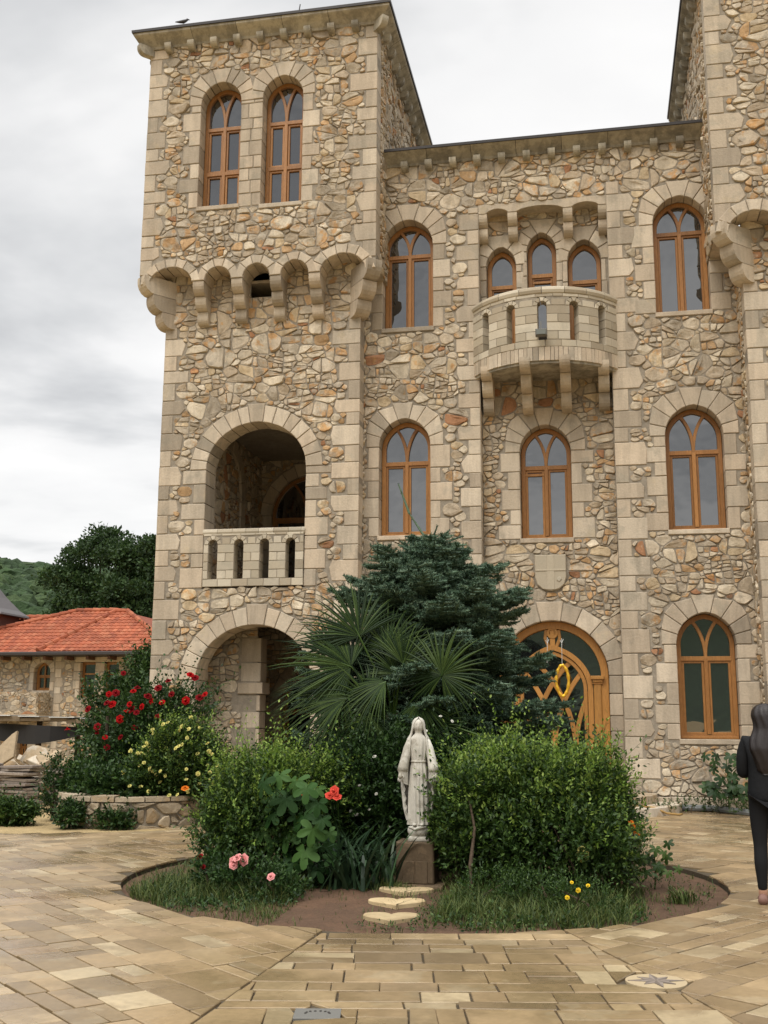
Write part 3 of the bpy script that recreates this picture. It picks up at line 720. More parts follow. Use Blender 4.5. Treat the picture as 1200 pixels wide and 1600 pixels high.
# recess head: scalloped slab on corbels
g = G(); segs = [(-2.15, -2.0), (-1.54, -1.38), (-.42, -.26), (.29, .43)]; low = []
for i in range(3):
    a, b = segs[i][1], segs[i+1][0]; low += [(a, 11.82)]+[(a+(b-a)*t, 11.82+.09*math.sin(PI*t)**.6) for t in (.12, .25, .4, .5, .6, .75, .88)]+[(b, 11.82)]
for a, b in ((0, len(low)//2), ):
    prism(g, W.fr, [(-2.15, 11.82)]+low+[(.43, 11.82), (.43, 12.02), (-2.15, 12.02)], .012, -.4, .006, .3, 0, 0)
g.build('recess_lintel', [M['ashlar']], castle)
for a, b in segs:
    q = G(); corbel(q, front(D+.35), (a+b)/2, .19, [(11.3, 11.56, .22), (11.56, 11.82, .35)]); q.build('corbel', [M['ashlar']], castle)
# ---------------- balcony
R0 = 1.65; CV = Curved(-.865, 21.65, R0); LIM = 1.70
balc = thing('balcony', None, None); balc.parent = castle; del_ = None
bb_ = balustrade(CV, -LIM, LIM, 8.60, 9.68, [-1.24, -.62, 0, .62, 1.24], .175, 8.74, 9.52, balc, depth=.2)
g = G(); n = 8
for i in range(n):
    a, b = -LIM-.05+(2*LIM+.1)*i/n+.004, -LIM-.05+(2*LIM+.1)*(i+1)/n-.004
    tube(g, [CV.pt(a+(b-a)*t/6, 9.745, -.05) for t in range(7)], .09, 10)
g.build('handrail', [M['ashlar_pale']], balc)
g = G(); u = -LIM
while u < LIM-.02:
    w = random.uniform(.07, .12); w = min(w, LIM-u); v0_ = 8.33
    vs = [CV.pt(x, zz, nn) for nn in (.0+random.uniform(0, .01), -.2) for x, zz in ((u+.004, v0_), (u+w-.004, v0_), (u+w-.004, 8.597), (u+.004, 8.597))]
    g.add(vs, [[0, 1, 2, 3], [7, 6, 5, 4], [0, 4, 5, 1], [3, 2, 6, 7], [0, 3, 7, 4], [1, 5, 6, 2]]); u += w
g.build('fascia', [M['ashlar']], balc)
g = G(); arcp = [CV.pt(-LIM+2*LIM*i/24, 0, -.03) for i in range(25)]
pts = [(p.x, p.y) for p in arcp]+[(.5, 21.16), (-2.23, 21.16)]; k = len(pts)
g.add([(x, y, z_) for z_ in (8.28, 8.34) for x, y in pts], [list(range(k))[::-1], list(range(k, 2*k))]+[[i, (i+1) % k, k+(i+1) % k, k+i] for i in range(k)], .4)
g.build('slab', [M['cornice']], balc)
for c, wd_ in ((-2.0, .21), (-1.22, .2), (-.46, .2), (.27, .21)):
    q = G(); s_ = 1 if abs(c+.86) < .6 else .62
    corbel(q, front(D+.35), c, wd_, [(7.58, 7.90, .42*s_), (7.90, 8.18, .78*s_), (8.18, 8.42, 1.165*s_)]); q.build('corbel', [M['ashlar']], balc)
fl = G(); box(fl, -.99, -.77, 19.78, 19.9, 8.76, 8.89, bev=.01); box(fl, -.965, -.795, 19.768, 19.785, 8.775, 8.865, m=1); box(fl, -.90, -.86, 19.9, 20.0, 8.85, 8.9); box(fl, -.90, -.88, 19.97, 19.99, 8.9, 9.1)
o = fl.build('floodlight', [M['steel'], M['lamp_glass']], balc)
# ---------------- main cornice, roof, right tower
cornice(castle, -4.13, 2.36, D, 25.4, 13.02, .3, 'F', .22)
g = G(); g.add([(-4.1, 20.82, 13.3), (2.36, 20.82, 13.3), (2.36, 26, 14.6), (-4.1, 26, 14.6)], [[0, 1, 2, 3]], .5); g.build('roof', [M['roofdark']], castle)
TR = Face(front(19.96), (2.86, 0, 6.6, 10.9)); TR.quoins(2.85, 1, 0, 9.62, n1=-.36, hi=(.5, .66), hr=(.3, .46)); TR.finish('wall', castle)
side_wall(Fr((2.86, 0, 0), (0, -1, 0), (0, 0, 1), (-1, 0, 0)), (-20.82, 0, -19.96, 10.6), (-20.3, -19.96), tiers=big)
archR = [(3.06, .47, 10.80, .24), (4.1, .29, 10.72, .2), (4.92, .29, 10.72, .2), (5.74, .29, 10.72, .2)]
UR, outr = upper(2.36, 6.8, 19.48, 19.96, archR, True)
UR.quoins(2.35, 1, 10.62, 15.82, n1=-.3, hi=(.5, .68), hr=(.3, .46)); UR.ex.append([(2.3, 10.3), (6.9, 10.3), (6.9, 10.46), (2.3, 10.46)])
UR.finish('wall', castle, outline=outr)
side_wall(leftside(2.36), (-25.2, 10.5, -19.48, 15.85), (-19.78, -19.48))
g = G(); box(g, 2.38, 6.7, 19.98, 25.1, 10.5, 10.56); box(g, 2.38, 2.8, 19.5, 19.98, 10.83, 10.89); g.build('soffit', [M['ashlar']], castle)
cornice(castle, 2.36, 6.8, 19.48, 25.2, 15.82, .27, 'FL', .27)
for c in (3.67, 4.51, 5.33):
    q = G(); corbel(q, front(19.96), c, .235, LV); q.build('corbel', [M['ashlar']], castle)
d = Vector((-.5, -.48, 0)).normalized(); q = G()
corbel(q, Fr((2.86+.12, 19.96+.12, 0), Vector((-d.y, d.x, 0)), (0, 0, 1), d), 0, .32, [(9.58, 9.9, .36), (9.9, 10.24, .58), (10.24, 10.62, .82)]); q.build('corner_corbel', [M['ashlar']], castle)
g = G(); box(g, -9.1, 6.6, 25.42, 25.6, 0, 13); g.build('rear_wall', [M['mortar']], castle)
g = G(); box(g, 6.62, 6.8, 19.5, 25.4, 0, 15.8); g.build('far_wall', [M['mortar']], castle)
g = G(); tube(g, [(-6.21, 21, 16.0), (-6.19, 21, 16.9), (-6.13, 21, 17.35)], .012, 6); g.build('antenna', [M['metal_dark']], castle)
# ---------------- entrance door with intersecting tracery
fr = RC.fr; n = -.22; cx = dr['cx']; hw = dr['hw']; sp = dr['sp']; door = G()
ribbon(door, fr, [(cx-hw+.07, .34)]+[(x, z) for x, z in arch(cx, hw-.07, sp, 0, 1., 16)][::-1]+[(cx+hw-.07, .34)], .14, n+.06, n-.1)
ih = .70; isp = 2.16
def pa(hw_, z, p_=.42, nn=16): return arch(cx, hw_, z, p_, .84, nn)
for hw_, w_, dn in ((ih, .10, .05), (ih-.095, .07, .02)):
    ribbon(door, fr, [(cx+hw_, .34)]+pa(hw_, isp)+[(cx-hw_, .34)], w_, n+dn, n-.1)
apz = isp+rise(ih, .42, .84)
top = sp+hw-.14
ribbon(door, fr, [(cx, apz), (cx, top+.02)], .1, n+.03, n-.1)                      # post with a small round light above the pointed arch
ribbon(door, fr, [(cx+.085*math.cos(t), (apz+top)/2+.1+.085*math.sin(t)) for t in [2*PI*i/14 for i in range(14)]], .05, n+.045, n-.1, True)
for sg in (-1, 1):
    ribbon(door, fr, [(cx+sg*.06, apz-.02), (cx+sg*.14, apz+.18), (cx+sg*.12, top-.02)], .06, n+.028, n-.1)
    xa, xb = sorted((cx+sg*.76, cx+sg*.91)); prism(door, fr, [(xa, .34), (xb, .34), (xb, sp-.12), (xa, sp-.12)], n+.09, n-.1, .02, None, 0, 0)
    for z0_, z1_, e_ in ((sp-.12, sp-.07, .02), (sp-.07, sp+.0, .05)): prism(door, fr, [(xa-e_, z0_), (xb+e_, z0_), (xb+e_, z1_), (xa-e_, z1_)], n+.1+e_, n-.1, .01, None, 0, 0)
    ribbon(door, fr, [(cx+sg*.72, sp-.14), (cx+sg*.93, sp-.14)], .02, n+.11, n-.1)
dd = door.build('door', [M['wood_door']], castle)
lat = G(); Rc = 2.3; z0_ = 1.0; lim = [(cx-ih+.03, .3), (cx+ih-.03, .3)]+pa(ih-.04, isp)
for m_ in (-.4, 0, .4):
    ribbon(lat, fr, [(cx+m_, .36), (cx+m_, z0_)], .088, n-.005, n-.09)
    for sg in (-1, 1):
        q = []
        for i in range(26):
            t = 1.3*i/25; pnt = (cx+m_+sg*(Rc-Rc*math.cos(t)), z0_+Rc*math.sin(t))
            q.append(pnt)
            if not inpoly(pnt, lim): break
        if len(q) > 2: ribbon(lat, fr, q, .088, n-.006-.002*sg-.001*m_, n-.09)
lat.build('tracery', [M['wood_door']], dd)
g = G(); sheet(g, fr, [(cx-hw+.02, .34), (cx+hw-.02, .34)]+arch(cx, hw-.02, sp, 0, 1., 14), [], n-.075, .5); g.build('pane', [M['glass']], dd)
# ================================================================ ground, paving, yard
def gz(x, y):
    a = min(max((y-21)/14, 0), 1)*min(max((-8-x)/3, 0), 1); return -.1-1.1*a*a*(3-2*a)
xs = np.unique(np.concatenate([np.arange(-60, 60.1, 2.), np.linspace(-1500, -60, 25), np.linspace(60, 1500, 25)])); ys = np.unique(np.concatenate([np.arange(-20, 80.1, 2.), np.linspace(-1500, -20, 25), np.linspace(80, 1500, 25)]))
g = G(); nx = len(xs)
g.add([(x, y, gz(x, y)) for y in ys for x in xs], [[j*nx+i, j*nx+i+1, (j+1)*nx+i+1, (j+1)*nx+i] for j in range(len(ys)-1) for i in range(nx-1)], .5)
tag(g.build('ground', [M['sand']], smooth=True), kind='structure')
BC = (-1.82, 11.36); BR = 2.97
def circ(r, n=96): return [(BC[0]+r*math.cos(2*PI*i/n), BC[1]+r*math.sin(2*PI*i/n)) for i in range(n)]
flat = Fr((0, 0, 0), (1, 0, 0), (0, 1, 0), (0, 0, 1))
g = G(); pave_out = [(-14, 1), (9, 1), (9, 20.7), (-6.1, 20.3), (-6.1, 15.15), (-7.8, 14.3), (-14, 13.2)]
sheet(g, flat, pave_out, [circ(BR+.01)], -.012, .5)
c = circ(BR+.01); k = len(c)
g.add([(x, y, -.012) for x, y in c]+[(x, y, -.1) for x, y in c], [[i, (i+1) % k, k+(i+1) % k, k+i] for i in range(k)], .3)
tag(g.build('paving_bed', [M['joint']]), kind='structure')
g = G(); sheet(g, flat, [(-40, 13.0), (-14, 13.2), (-7.8, 14.3), (-6.1, 15.15), (-6.1, 20.3), (-8.7, 20.3), (-8.9, 21), (-40, 21)], [], -.02, .5)
tag(g.build('sand_path', [M['sand']]), kind='structure')
PS = (-2.02, 12.9)
def halfplane(P, a, b, c):                                               # keep a*x+b*y <= c
    o = []; n = len(P)
    for i in range(n):
        p, w = P[i-1], P[i]; dp = a*p[0]+b*p[1]-c; dw = a*w[0]+b*w[1]-c
        if (dp <= 0) != (dw <= 0): t = dp/(dp-dw); o.append((p[0]+(w[0]-p[0])*t, p[1]+(w[1]-p[1])*t))
        if dw <= 0: o.append(w)
    return o
pv = G()
def in_pave(x, y):
    if x > 8.8 or y < 1.2 or y > 20.6 or x < -13.8: return False
    if x < -6.1 and y > 14.3+(x+7.8)*(.5 if x > -7.8 else .18)-.1: return False
    return True
GR = (-1.54, 6.05); STAR = (.285, 7.22)
def sector(t0, t1, rot, hs):
    """pavers between two seams that leave the point PS at angles t0, t1 (degrees from -Y towards +X); courses run at angle rot"""
    a0, a1, ro = (math.radians(v) for v in (t0, t1, rot)); ux, uy = math.cos(ro), math.sin(ro)
    n0 = (-math.cos(a0), -math.sin(a0)); n1 = (math.cos(a1), math.sin(a1))
    c0 = n0[0]*PS[0]+n0[1]*PS[1]; c1 = n1[0]*PS[0]+n1[1]*PS[1]; v = -22.
    while v < 16:
        h = random.choice(hs)*random.uniform(.9, 1.1); u = -20+random.random()
        while u < 20:
            w = random.choice((.16, .22, .28, .34, .42, .52))*random.uniform(.9, 1.1)
            mx, my = PS[0]+(u+w/2)*ux-(v+h/2)*uy, PS[1]+(u+w/2)*uy+(v+h/2)*ux
            if in_pave(mx, my) and math.hypot(mx-BC[0], my-BC[1]) > BR-.25 and n0[0]*mx+n0[1]*my < c0+.5 and n1[0]*mx+n1[1]*my < c1+.5:
                cells = [(u, v, w, h)]
                if random.random() < .36 and h > .24: q = random.uniform(.4, .6); cells = [(u, v, w, h*q), (u, v+h*q, w, h*(1-q))]
                for (a, b, ww, hh) in cells:
                    j = lambda: random.uniform(-.006, .006)
                    P = [(a+j(), b+j()), (a+ww+j(), b+j()), (a+ww+j(), b+hh+j()), (a+j(), b+hh+j())]
                    P = [(PS[0]+x*ux-y*uy, PS[1]+x*uy+y*ux) for x, y in P]
                    P = halfplane(P, *n0, c0-.004)
                    if len(P) > 2: P = halfplane(P, *n1, c1-.004)
                    if len(P) < 3: continue
                    cx_, cy_ = sum(p[0] for p in P)/len(P), sum(p[1] for p in P)/len(P)
                    dx, dy = BC[0]-cx_, BC[1]-cy_; L = math.hypot(dx, dy)
                    if L < BR: continue
                    if L < BR+.6: P = halfplane(P, dx/L, dy/L, (dx*BC[0]+dy*BC[1])/L-BR)
                    if len(P) < 3: continue
                    for (kx, ky, kr) in ((GR[0], GR[1], .115), (STAR[0], STAR[1], .19)):
                        d_ = math.hypot(cx_-kx, cy_-ky)
                        if d_ < .6:
                            if d_ < .04: P = []; break
                            P = halfplane(P, (kx-cx_)/d_, (ky-cy_)/d_, ((kx-cx_)*kx+(ky-cy_)*ky)/d_-kr)
                    if len(P) < 3 or abs(area(P)) < .003: continue
                    e = random.choice((.003, .004, .0055, .008))
                    z0 = random.uniform(0, .006); tl = (random.gauss(0, .006), random.gauss(0, .006))
                    P = inset(ccw(P), e); A = inset(P, .004); k = len(P)
                    zz = lambda p: z0+tl[0]*(p[0]-cx_)+tl[1]*(p[1]-cy_)
                    pv.add([(p[0], p[1], zz(p)) for p in A]+[(p[0], p[1], zz(p)-.004) for p in P]+[(p[0], p[1], -.02) for p in P],
                           [list(range(k))]+[[i, i+k, (i+1) % k+k, (i+1) % k] for i in range(k)]+[[i+k, i+2*k, (i+1) % k+2*k, (i+1) % k+k] for i in range(k)])
            u += w
        v += h
HS = (.17, .22, .26, .3, .36)
sector(-.9, 22.4, 11, HS); sector(22.4, 112, 55, HS); sector(-91, -.9, -42, HS); sector(112, 190, 150, HS); sector(190, 269, 225, HS)
tag(pv.build('paving', [M['paver']]), kind='structure')
g = G()                                                                  # bed of soil, slightly mounded
N = 40; vs = [(BC[0], BC[1], .05)]; fs = []
for i in range(1, 13):
    r_ = BR*i/12
    for q in range(N): t = 2*PI*q/N; vs.append((BC[0]+r_*math.cos(t), BC[1]+r_*math.sin(t), -.055+.09*(1-(i/12)**2)+random.uniform(-.012, .012)*(i < 12)))
fs += [[0, 1+q, 1+(q+1) % N] for q in range(N)]
for i in range(11): fs += [[1+i*N+q, 1+(i+1)*N+q, 1+(i+1)*N+(q+1) % N, 1+i*N+(q+1) % N] for q in range(N)]
g.add(vs, fs, .4); tag(g.build('soil_bed', [M['soil']], smooth=True), kind='structure')
def bedz(x, y): r_ = math.hypot(x-BC[0], y-BC[1])/BR; return -.055+.09*(1-min(r_, 1)**2)
# star inlay and drain grate
g = G(); sx, sy = STAR; ff = Fr((sx, sy, 0), (1, 0, 0), (0, 1, 0), (0, 0, 1))
prism(g, ff, [(.185*math.cos(t), .185*math.sin(t)) for t in [2*PI*i/40 for i in range(40)]], .004, -.02, .002, .2, 0, 0)
for i in range(8):
    t0 = 2*PI*i/8+.2; L = .175 if i % 2 == 0 else .135
    for sg in (-1, 1): prism(g, ff, [(0, 0), (.07*math.cos(t0+sg*PI/8), .07*math.sin(t0+sg*PI/8)), (L*math.cos(t0), L*math.sin(t0))], .0075+.0002*i+.0001*sg, .002, .0005, .2+.5*(sg > 0), 1 if sg < 0 else 2, 0)
tag(g.build('star_inlay', [M['pinkish'], M['greyinlay'], M['slate']]), 'round stone inlay with a dark eight pointed star set in the paving', 'paving inlay')
gr = thing('drain_cover', 'small square grey drain cover in the paving at the lower edge', 'drain', (GR[0], GR[1], 0), math.radians(11))
g = G(); box(g, -.125, .125, -.10, .10, -.02, .0045, bev=.002); g.build('plate', [M['steel']], gr)
g = G()
for i in range(8): t = PI*i/7; g.add([(.065*math.cos(t)+a, .055*math.sin(t)*.8+b, .006) for a, b in ((-.006, -.011), (.006, -.011), (.006, .011), (-.006, .011))], [[0, 1, 2, 3]], .5)
g.build('slots', [M['metal_dark']], gr)

# ================================================================ foliage tools
def unit(a): return a/np.maximum(np.linalg.norm(a, axis=-1, keepdims=True), 1e-9)
def leafq(g, P, Dd, L, W, m=0, r=None, S=None, cup=.15, base=.0):
    n = len(P); Dd = unit(Dd); L = np.broadcast_to(L, n)[:, None]; W = np.broadcast_to(W, n)[:, None]
    if S is None: S = RS.normal(size=(n, 3))
    S = unit(S-Dd*np.sum(S*Dd, 1, keepdims=True)); Nn = np.cross(Dd, S)
    mid = P+Dd*L*.45-Nn*W*cup
    Q = np.stack([P, mid+S*W/2, P+Dd*L+Nn*L*RS.uniform(-.2, .05, (n, 1)), mid-S*W/2], 1)
    g.quads(Q, RS.rand(n) if r is None else r, m)
def twigs(g, P, Dd, ln, nl, L, W, m=0, up=.35, spread=.9, r=None):
    T = len(P); Dd = unit(Dd); ln = np.broadcast_to(ln, T)
    k = (np.arange(nl)+.6)/nl; B = P[:, None]+Dd[:, None]*(ln[:, None]*k)[..., None]
    R_ = RS.normal(size=(T, nl, 3)); R_ = unit(R_-Dd[:, None]*np.sum(R_*Dd[:, None], -1, keepdims=True))
    ld = unit(Dd[:, None]*.6+R_*spread+np.array([0, 0, up*.3])); n = T*nl
    S = np.cross(ld.reshape(-1, 3), np.array([0, 0, 1.])+RS.normal(size=(n, 3))*.45)
    rr = np.repeat(RS.rand(T), nl)*.6+RS.rand(n)*.4 if r is None else r
    leafq(g, B.reshape(-1, 3), ld.reshape(-1, 3), L*RS.uniform(.7, 1.2, n), W*RS.uniform(.8, 1.15, n), m, rr, S)
def shell(ell, n, inner=.55):
    """points in a union of ellipsoids, biased to the outside, with outward directions"""
    wt = np.array([e[3]*e[4]+e[4]*e[5]+e[3]*e[5] for e in ell]); idx = RS.choice(len(ell), n, p=wt/wt.sum()); E = np.array(ell)[idx]
    d = unit(RS.normal(size=(n, 3))); rr = inner+(1-inner)*RS.rand(n)**.6
    bump = 1+.20*np.sin(d[:, 0]*5+E[:, 0]*9)*np.sin(d[:, 1]*4+E[:, 1]*7)+.15*np.sin(d[:, 2]*9+E[:, 2]*5+d[:, 0]*7)*np.sin(d[:, 0]*11+E[:, 1]*3)
    P = E[:, :3]+d*E[:, 3:]*(rr*bump)[:, None]; keep = P[:, 2] > .03
    return P[keep], unit(d/E[:, 3:])[keep], rr[keep]
def bush(name, label, cat, ell, nt, leaf, m, young=None, tl=(.10, .22), nl=9, up=.7, stems=7, base=None, group=None, yfrac=.3, stemcol='bark', inner=.55):
    b = thing(name, label, cat, base or (ell[0][0], ell[0][1], 0), 0, group); inv = Vector(b.location)
    P, Dn, rr = shell(ell, nt, inner)
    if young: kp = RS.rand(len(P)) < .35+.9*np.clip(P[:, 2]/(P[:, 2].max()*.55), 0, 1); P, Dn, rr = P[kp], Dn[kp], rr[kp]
    dr = unit(Dn+RS.normal(size=Dn.shape)*.55+np.array([0, 0, up])); P = P-np.array(inv)
    g = G(); ln = RS.uniform(tl[0], tl[1], len(P))
    zt = P[:, 2].max(); tp = np.clip((P[:, 2]/zt-.45)/.5, 0, 1); ln = ln*(1+1.3*tp*(RS.rand(len(P)) < .22))
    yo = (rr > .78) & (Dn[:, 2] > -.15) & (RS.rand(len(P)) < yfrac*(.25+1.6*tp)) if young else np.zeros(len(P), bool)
    ku = unit(dr); wS = unit(np.cross(ku, RS.normal(size=ku.shape)))*.0022; e_ = P+ku*ln[:, None]
    g.quads(np.stack([P-wS, P+wS, e_+wS*.5, e_-wS*.5], 1), np.full(len(P), .1), 0)
    twigs(g, P[~yo], dr[~yo], ln[~yo], nl, leaf[0], leaf[1], 0)
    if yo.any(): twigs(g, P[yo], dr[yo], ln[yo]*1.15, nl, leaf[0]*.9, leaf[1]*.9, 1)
    g.build('foliage', [M[m]]+([M[young]] if young else []), b)
    s = G()
    for i in range(stems):
        e = ell[i % len(ell)]; a = (e[0]+random.uniform(-.5, .5)*e[3]-inv.x, e[1]+random.uniform(-.5, .5)*e[4]-inv.y); q = (e[0]+random.uniform(-.7, .7)*e[3]-inv.x, e[1]+random.uniform(-.6, .6)*e[4]-inv.y)
        top_ = e[2]+e[5]*.6
        tube(s, [(a[0], a[1], -.03), (a[0]*.7+q[0]*.3+random.uniform(-.03, .03), a[1]*.7+q[1]*.3, top_*.4), (q[0], q[1], top_)], [.016, .012, .004], 6)
    s.build('stem', [M[stemcol]], b)
    return b
rosem = {}
def rose_mesh(kind, R_):
    key = (kind, round(R_, 3))
    if key in rosem: return rosem[key]
    g = G()
    for ring, (n, rr, tilt) in enumerate(((6, 1., .35), (5, .72, .8), (4, .42, 1.25))):      # overlapping cupped petals
        for i in range(n):
            t = 2*PI*i/n+ring*.5; c, s_ = math.cos(t), math.sin(t); w = rr*.62
            pts = []
            for a in (-1, 0, 1):
                for b_, lift in ((.12, 0), (.7, .35), (1., .55)):
                    rad = rr*b_*math.cos(tilt*.55); z = rr*lift*math.tan(tilt*.7)*.9+ring*.06-(.10 if b_ == 1. and ring == 0 else 0)
                    off = a*w*(.35+.65*math.sin(b_*PI*.62)); pts.append(((rad*c-off*s_)*R_, (rad*s_+off*c)*R_, (z-abs(a)*.06)*R_))
            g.add(pts, [[0, 1, 4, 3], [1, 2, 5, 4], [3, 4, 7, 6], [4, 5, 8, 7]], random.random())
    blob(g, (0, 0, .35*R_), (.3*R_, .3*R_, .4*R_), 7, 5, .5, 0, .1)
    o = g.build('rose_flower', [M[kind]], None, True); me = o.data; bpy.data.objects.remove(o); rosem[key] = me; return me
def flowers(parent, kind, R_, pts, label=None, face=(0, -.8, .6), name='flower'):
    me = rose_mesh(kind, R_)
    for p in pts:
        o = bpy.data.objects.new(name, me); COL.objects.link(o); o.parent = parent
        o.location = Vector(p)-Vector(parent.location); s_ = random.uniform(.8, 1.2); o.scale = (s_, s_, s_)
        o.rotation_euler = (Vector(face)+Vector((random.gauss(0, .35), random.gauss(0, .3), random.gauss(0, .3)))).to_track_quat('Z', 'Y').to_euler()
        if label: o['label'] = label
def stalks(parent, pts, base, m='rose_leaf', rad=.006):
    g = G(); L = Vector(parent.location)
    for p in pts:
        b = Vector(base)+Vector((random.uniform(-.15, .15), random.uniform(-.1, .1), 0)); p = Vector(p)
        tube(g, [b-L, b*.45+p*.55-L+Vector((random.uniform(-.04, .04), 0, .05)), p-L], rad, 5)
    g.build('stalk', [M[m]], parent)

# ================================================================ planting in the round bed
lh = bush('hedge_shrub', 'bright green leafy shrub at the left of the round bed beside the mallow', 'shrub',
    [(-3.46, 10.75, .66, .36, .5, .48), (-3.05, 10.9, .70, .40, .5, .44), (-3.62, 10.6, .46, .28, .35, .42), (-3.2, 10.5, .45, .45, .4, .40), (-3.3, 10.7, .98, .22, .3, .2), (-2.75, 10.95, .75, .25, .3, .36)], 4800, (.046, .024), 'hedge', 'hedge_young', nl=8, stems=16, yfrac=.6, tl=(.12, .26), up=.85)
rh = bush('hedge_shrub', 'large clipped green shrub to the right of the statue, in front of the door', 'shrub',
    [(-1.18, 10.7, .62, .32, .5, .58), (-.85, 10.85, .80, .34, .5, .50), (-.42, 10.8, .66, .38, .6, .56), (-.1, 11.0, .78, .28, .5, .46), (.05, 11.1, .60, .20, .4, .48), (-.5, 10.4, .42, .8, .4, .40), (-1.32, 10.45, .62, .18, .25, .46), (-.02, 10.6, .34, .22, .3, .34), (-.62, 10.6, .92, .24, .3, .26)], 7600, (.050, .026), 'hedge', 'hedge_young', nl=8, stems=22, yfrac=.55, tl=(.12, .27), up=.85)
g = G(); tube(g, [(-1.15, 9.95, -.02), (-1.17, 10.0, .3), (-1.14, 10.1, .6), (-1.2, 10.2, .85)], [.022, .018, .013, .008], 7); o = g.build('stem', [M['bark']], rh); o.location = -Vector(rh.location)
cr = bush('rose_bush', 'dark green rose bush with tiny pale blossoms between palm and statue', 'shrub',
    [(-2.45, 11.25, .85, .40, .4, .55), (-2.05, 11.3, .9, .32, .35, .55), (-2.7, 11.2, .5, .3, .3, .45), (-2.1, 11.2, .4, .4, .3, .4), (-1.55, 11.6, 1.0, .35, .3, .5)], 3600, (.05, .028), 'dark_leaf', 'rose_leaf', nl=8, stems=8, yfrac=.3, tl=(.12, .28))
flowers(cr, 'white', .018, [(-2.22, 10.85, 1.20), (-2.37, 10.85, .92), (-2.61, 10.85, .69), (-2.45, 10.85, .67), (-2.40, 10.85, .64), (-2.27, 10.85, .69), (-2.08, 10.9, .52), (-1.59, 11.1, 1.60), (-1.47, 11.1, 1.55), (-2.64, 10.85, .59), (-2.20, 10.85, .84), (-1.74, 11.1, 1.45)])
co_ = [(-2.58, 10.45, .84), (-2.53, 10.45, .885), (-2.50, 10.45, .83)]
flowers(cr, 'coral', .045, co_, 'coral red rose bloom in a tight cluster'); flowers(cr, 'coral', .03, [(-2.76, 10.2, .87)]); stalks(cr, co_+[(-2.76, 10.2, .87)], (-2.5, 10.9, 0))
# broad palmate leaves on tall stalks
def palmate(g, c, nrm, upv, R_, m=0, lobes=5, seed=0):
    nrm = Vector(nrm).normalized(); u = Vector(upv)-nrm*Vector(upv).dot(nrm); u.normalize(); s_ = nrm.cross(u); c = Vector(c); rr = random.random()
    pts = []; n = 30; prev = None
    for i in range(n+1):
        t = (i/n-.5)*2*PI*.88; lob = abs(math.cos((t)*lobes/2.*1.13)); r_ = R_*(.42+.58*lob**.9)*(1-.16*abs(t)/PI)
        p = c+(u*math.cos(t)+s_*math.sin(t))*r_-nrm*(r_*r_/R_*.32)+nrm*random.uniform(-.006, .006); pts.append((p, r_))
    mids = [c+(p-c)*.5+nrm*R_*.06 for p, _ in pts]
    vs = [c]+mids+[p for p, _ in pts]; k = len(pts)
    g.add(vs, [[0, 1+i, 2+i] for i in range(k-1)]+[[1+i, 1+k+i, 2+k+i, 2+i] for i in range(k-1)], rr, m)
def palm_plant(name, label, cat, loc, specs, leafmat='big_leaf', stemr=.012, group=None):
    b = thing(name, label, cat, loc, 0, group); g = G(); s = G(); L = Vector(loc)
    hs = max(p[2] for p, _, _ in specs); tube(s, [(0, 0, -.03), (.02, 0, hs*.5), (0, .02, hs-L.z)], [stemr*1.4, stemr, stemr*.5], 7)
    for p, nr, R_ in specs:
        p = Vector(p)-L; z0 = max(p.z*.75-.05, 0); st = Vector((0, .02, z0)); tube(s, [st, (st+p)*.5+Vector((0, 0, .03)), p], stemr*.35, 5)
        palmate(g, p, nr, (random.uniform(-.35, .35)+(p.x)*.9, -.4, -.8), R_)
    g.build('leaf_blades', [M[leafmat]], b, True); s.build('stem', [M['hedge']], b); return b
sp_ = []
for (x, z, R_) in [(-3.12, .98, .15), (-2.98, 1.04, .13), (-2.86, .98, .15), (-2.70, .93, .14), (-2.60, .80, .13), (-2.95, .82, .17), (-2.78, .66, .17), (-3.08, .68, .14), (-2.66, .56, .16), (-2.95, .50, .18), (-3.12, .42, .13), (-2.74, .36, .17), (-2.55, .42, .12), (-2.90, .26, .15), (-2.63, .20, .13), (-3.0, .16, .12), (-2.56, .66, .11), (-2.5, .3, .11)]:
    sp_.append(((x+.02, 10.12+random.uniform(-.2, .12)+abs(x+2.85)*.3, z), (random.uniform(-.4, .4)+(x+2.85)*.8, -.75, .55+random.uniform(-.2, .2)), R_))
for _ in range(16): sp_.append(((random.uniform(-3.2, -2.5), 10.3+random.uniform(-.1, .2), random.uniform(.25, 1.0)), (random.uniform(-.7, .7), -.7, .5), random.uniform(.09, .14)))
palm_plant('mallow_plant', 'tall plant with big lobed leaves in front of the left shrub', 'plant', (-2.86, 10.35, .0), sp_)
# strap leaves
def straps(name, label, c, n, L, W, spread, mat='iris', cat='plant', group=None, up=1., k=5):
    b = thing(name, label, cat, c, 0, group); g = G(); Q = []; R_ = []
    for i in range(n):
        t = random.uniform(0, 2*PI); o = Vector((random.gauss(0, spread[0]), random.gauss(0, spread[1]), 0)); l = L*random.uniform(.6, 1.1); h = Vector((math.cos(t), math.sin(t), 0)); a = math.radians(random.uniform(58, 86))*up
        p = o; prev = None; sd = Vector((-h.y, h.x, 0)); bend = random.uniform(.12, .42); rr = random.random(); w = W*random.uniform(.7, 1.2)
        for q in range(k+1):
            f = q/k; ww = w*(1-.1*f)*(1-f**4)*.5+.0005; cur = (p-sd*ww, p+sd*ww)
            if prev: Q.append([prev[0], prev[1], cur[1], cur[0]]); R_.append(rr)
            prev = cur; p = p+(h*math.cos(a)+Vector((0, 0, math.sin(a))))*(l/k); a -= bend*(.5+f*1.5)
            if p.z < .01: p.z = .01
    g.quads(np.array([[tuple(v) for v in q] for q in Q]), R_, 0); g.build('leaf_blades', [M[mat]], b); return b
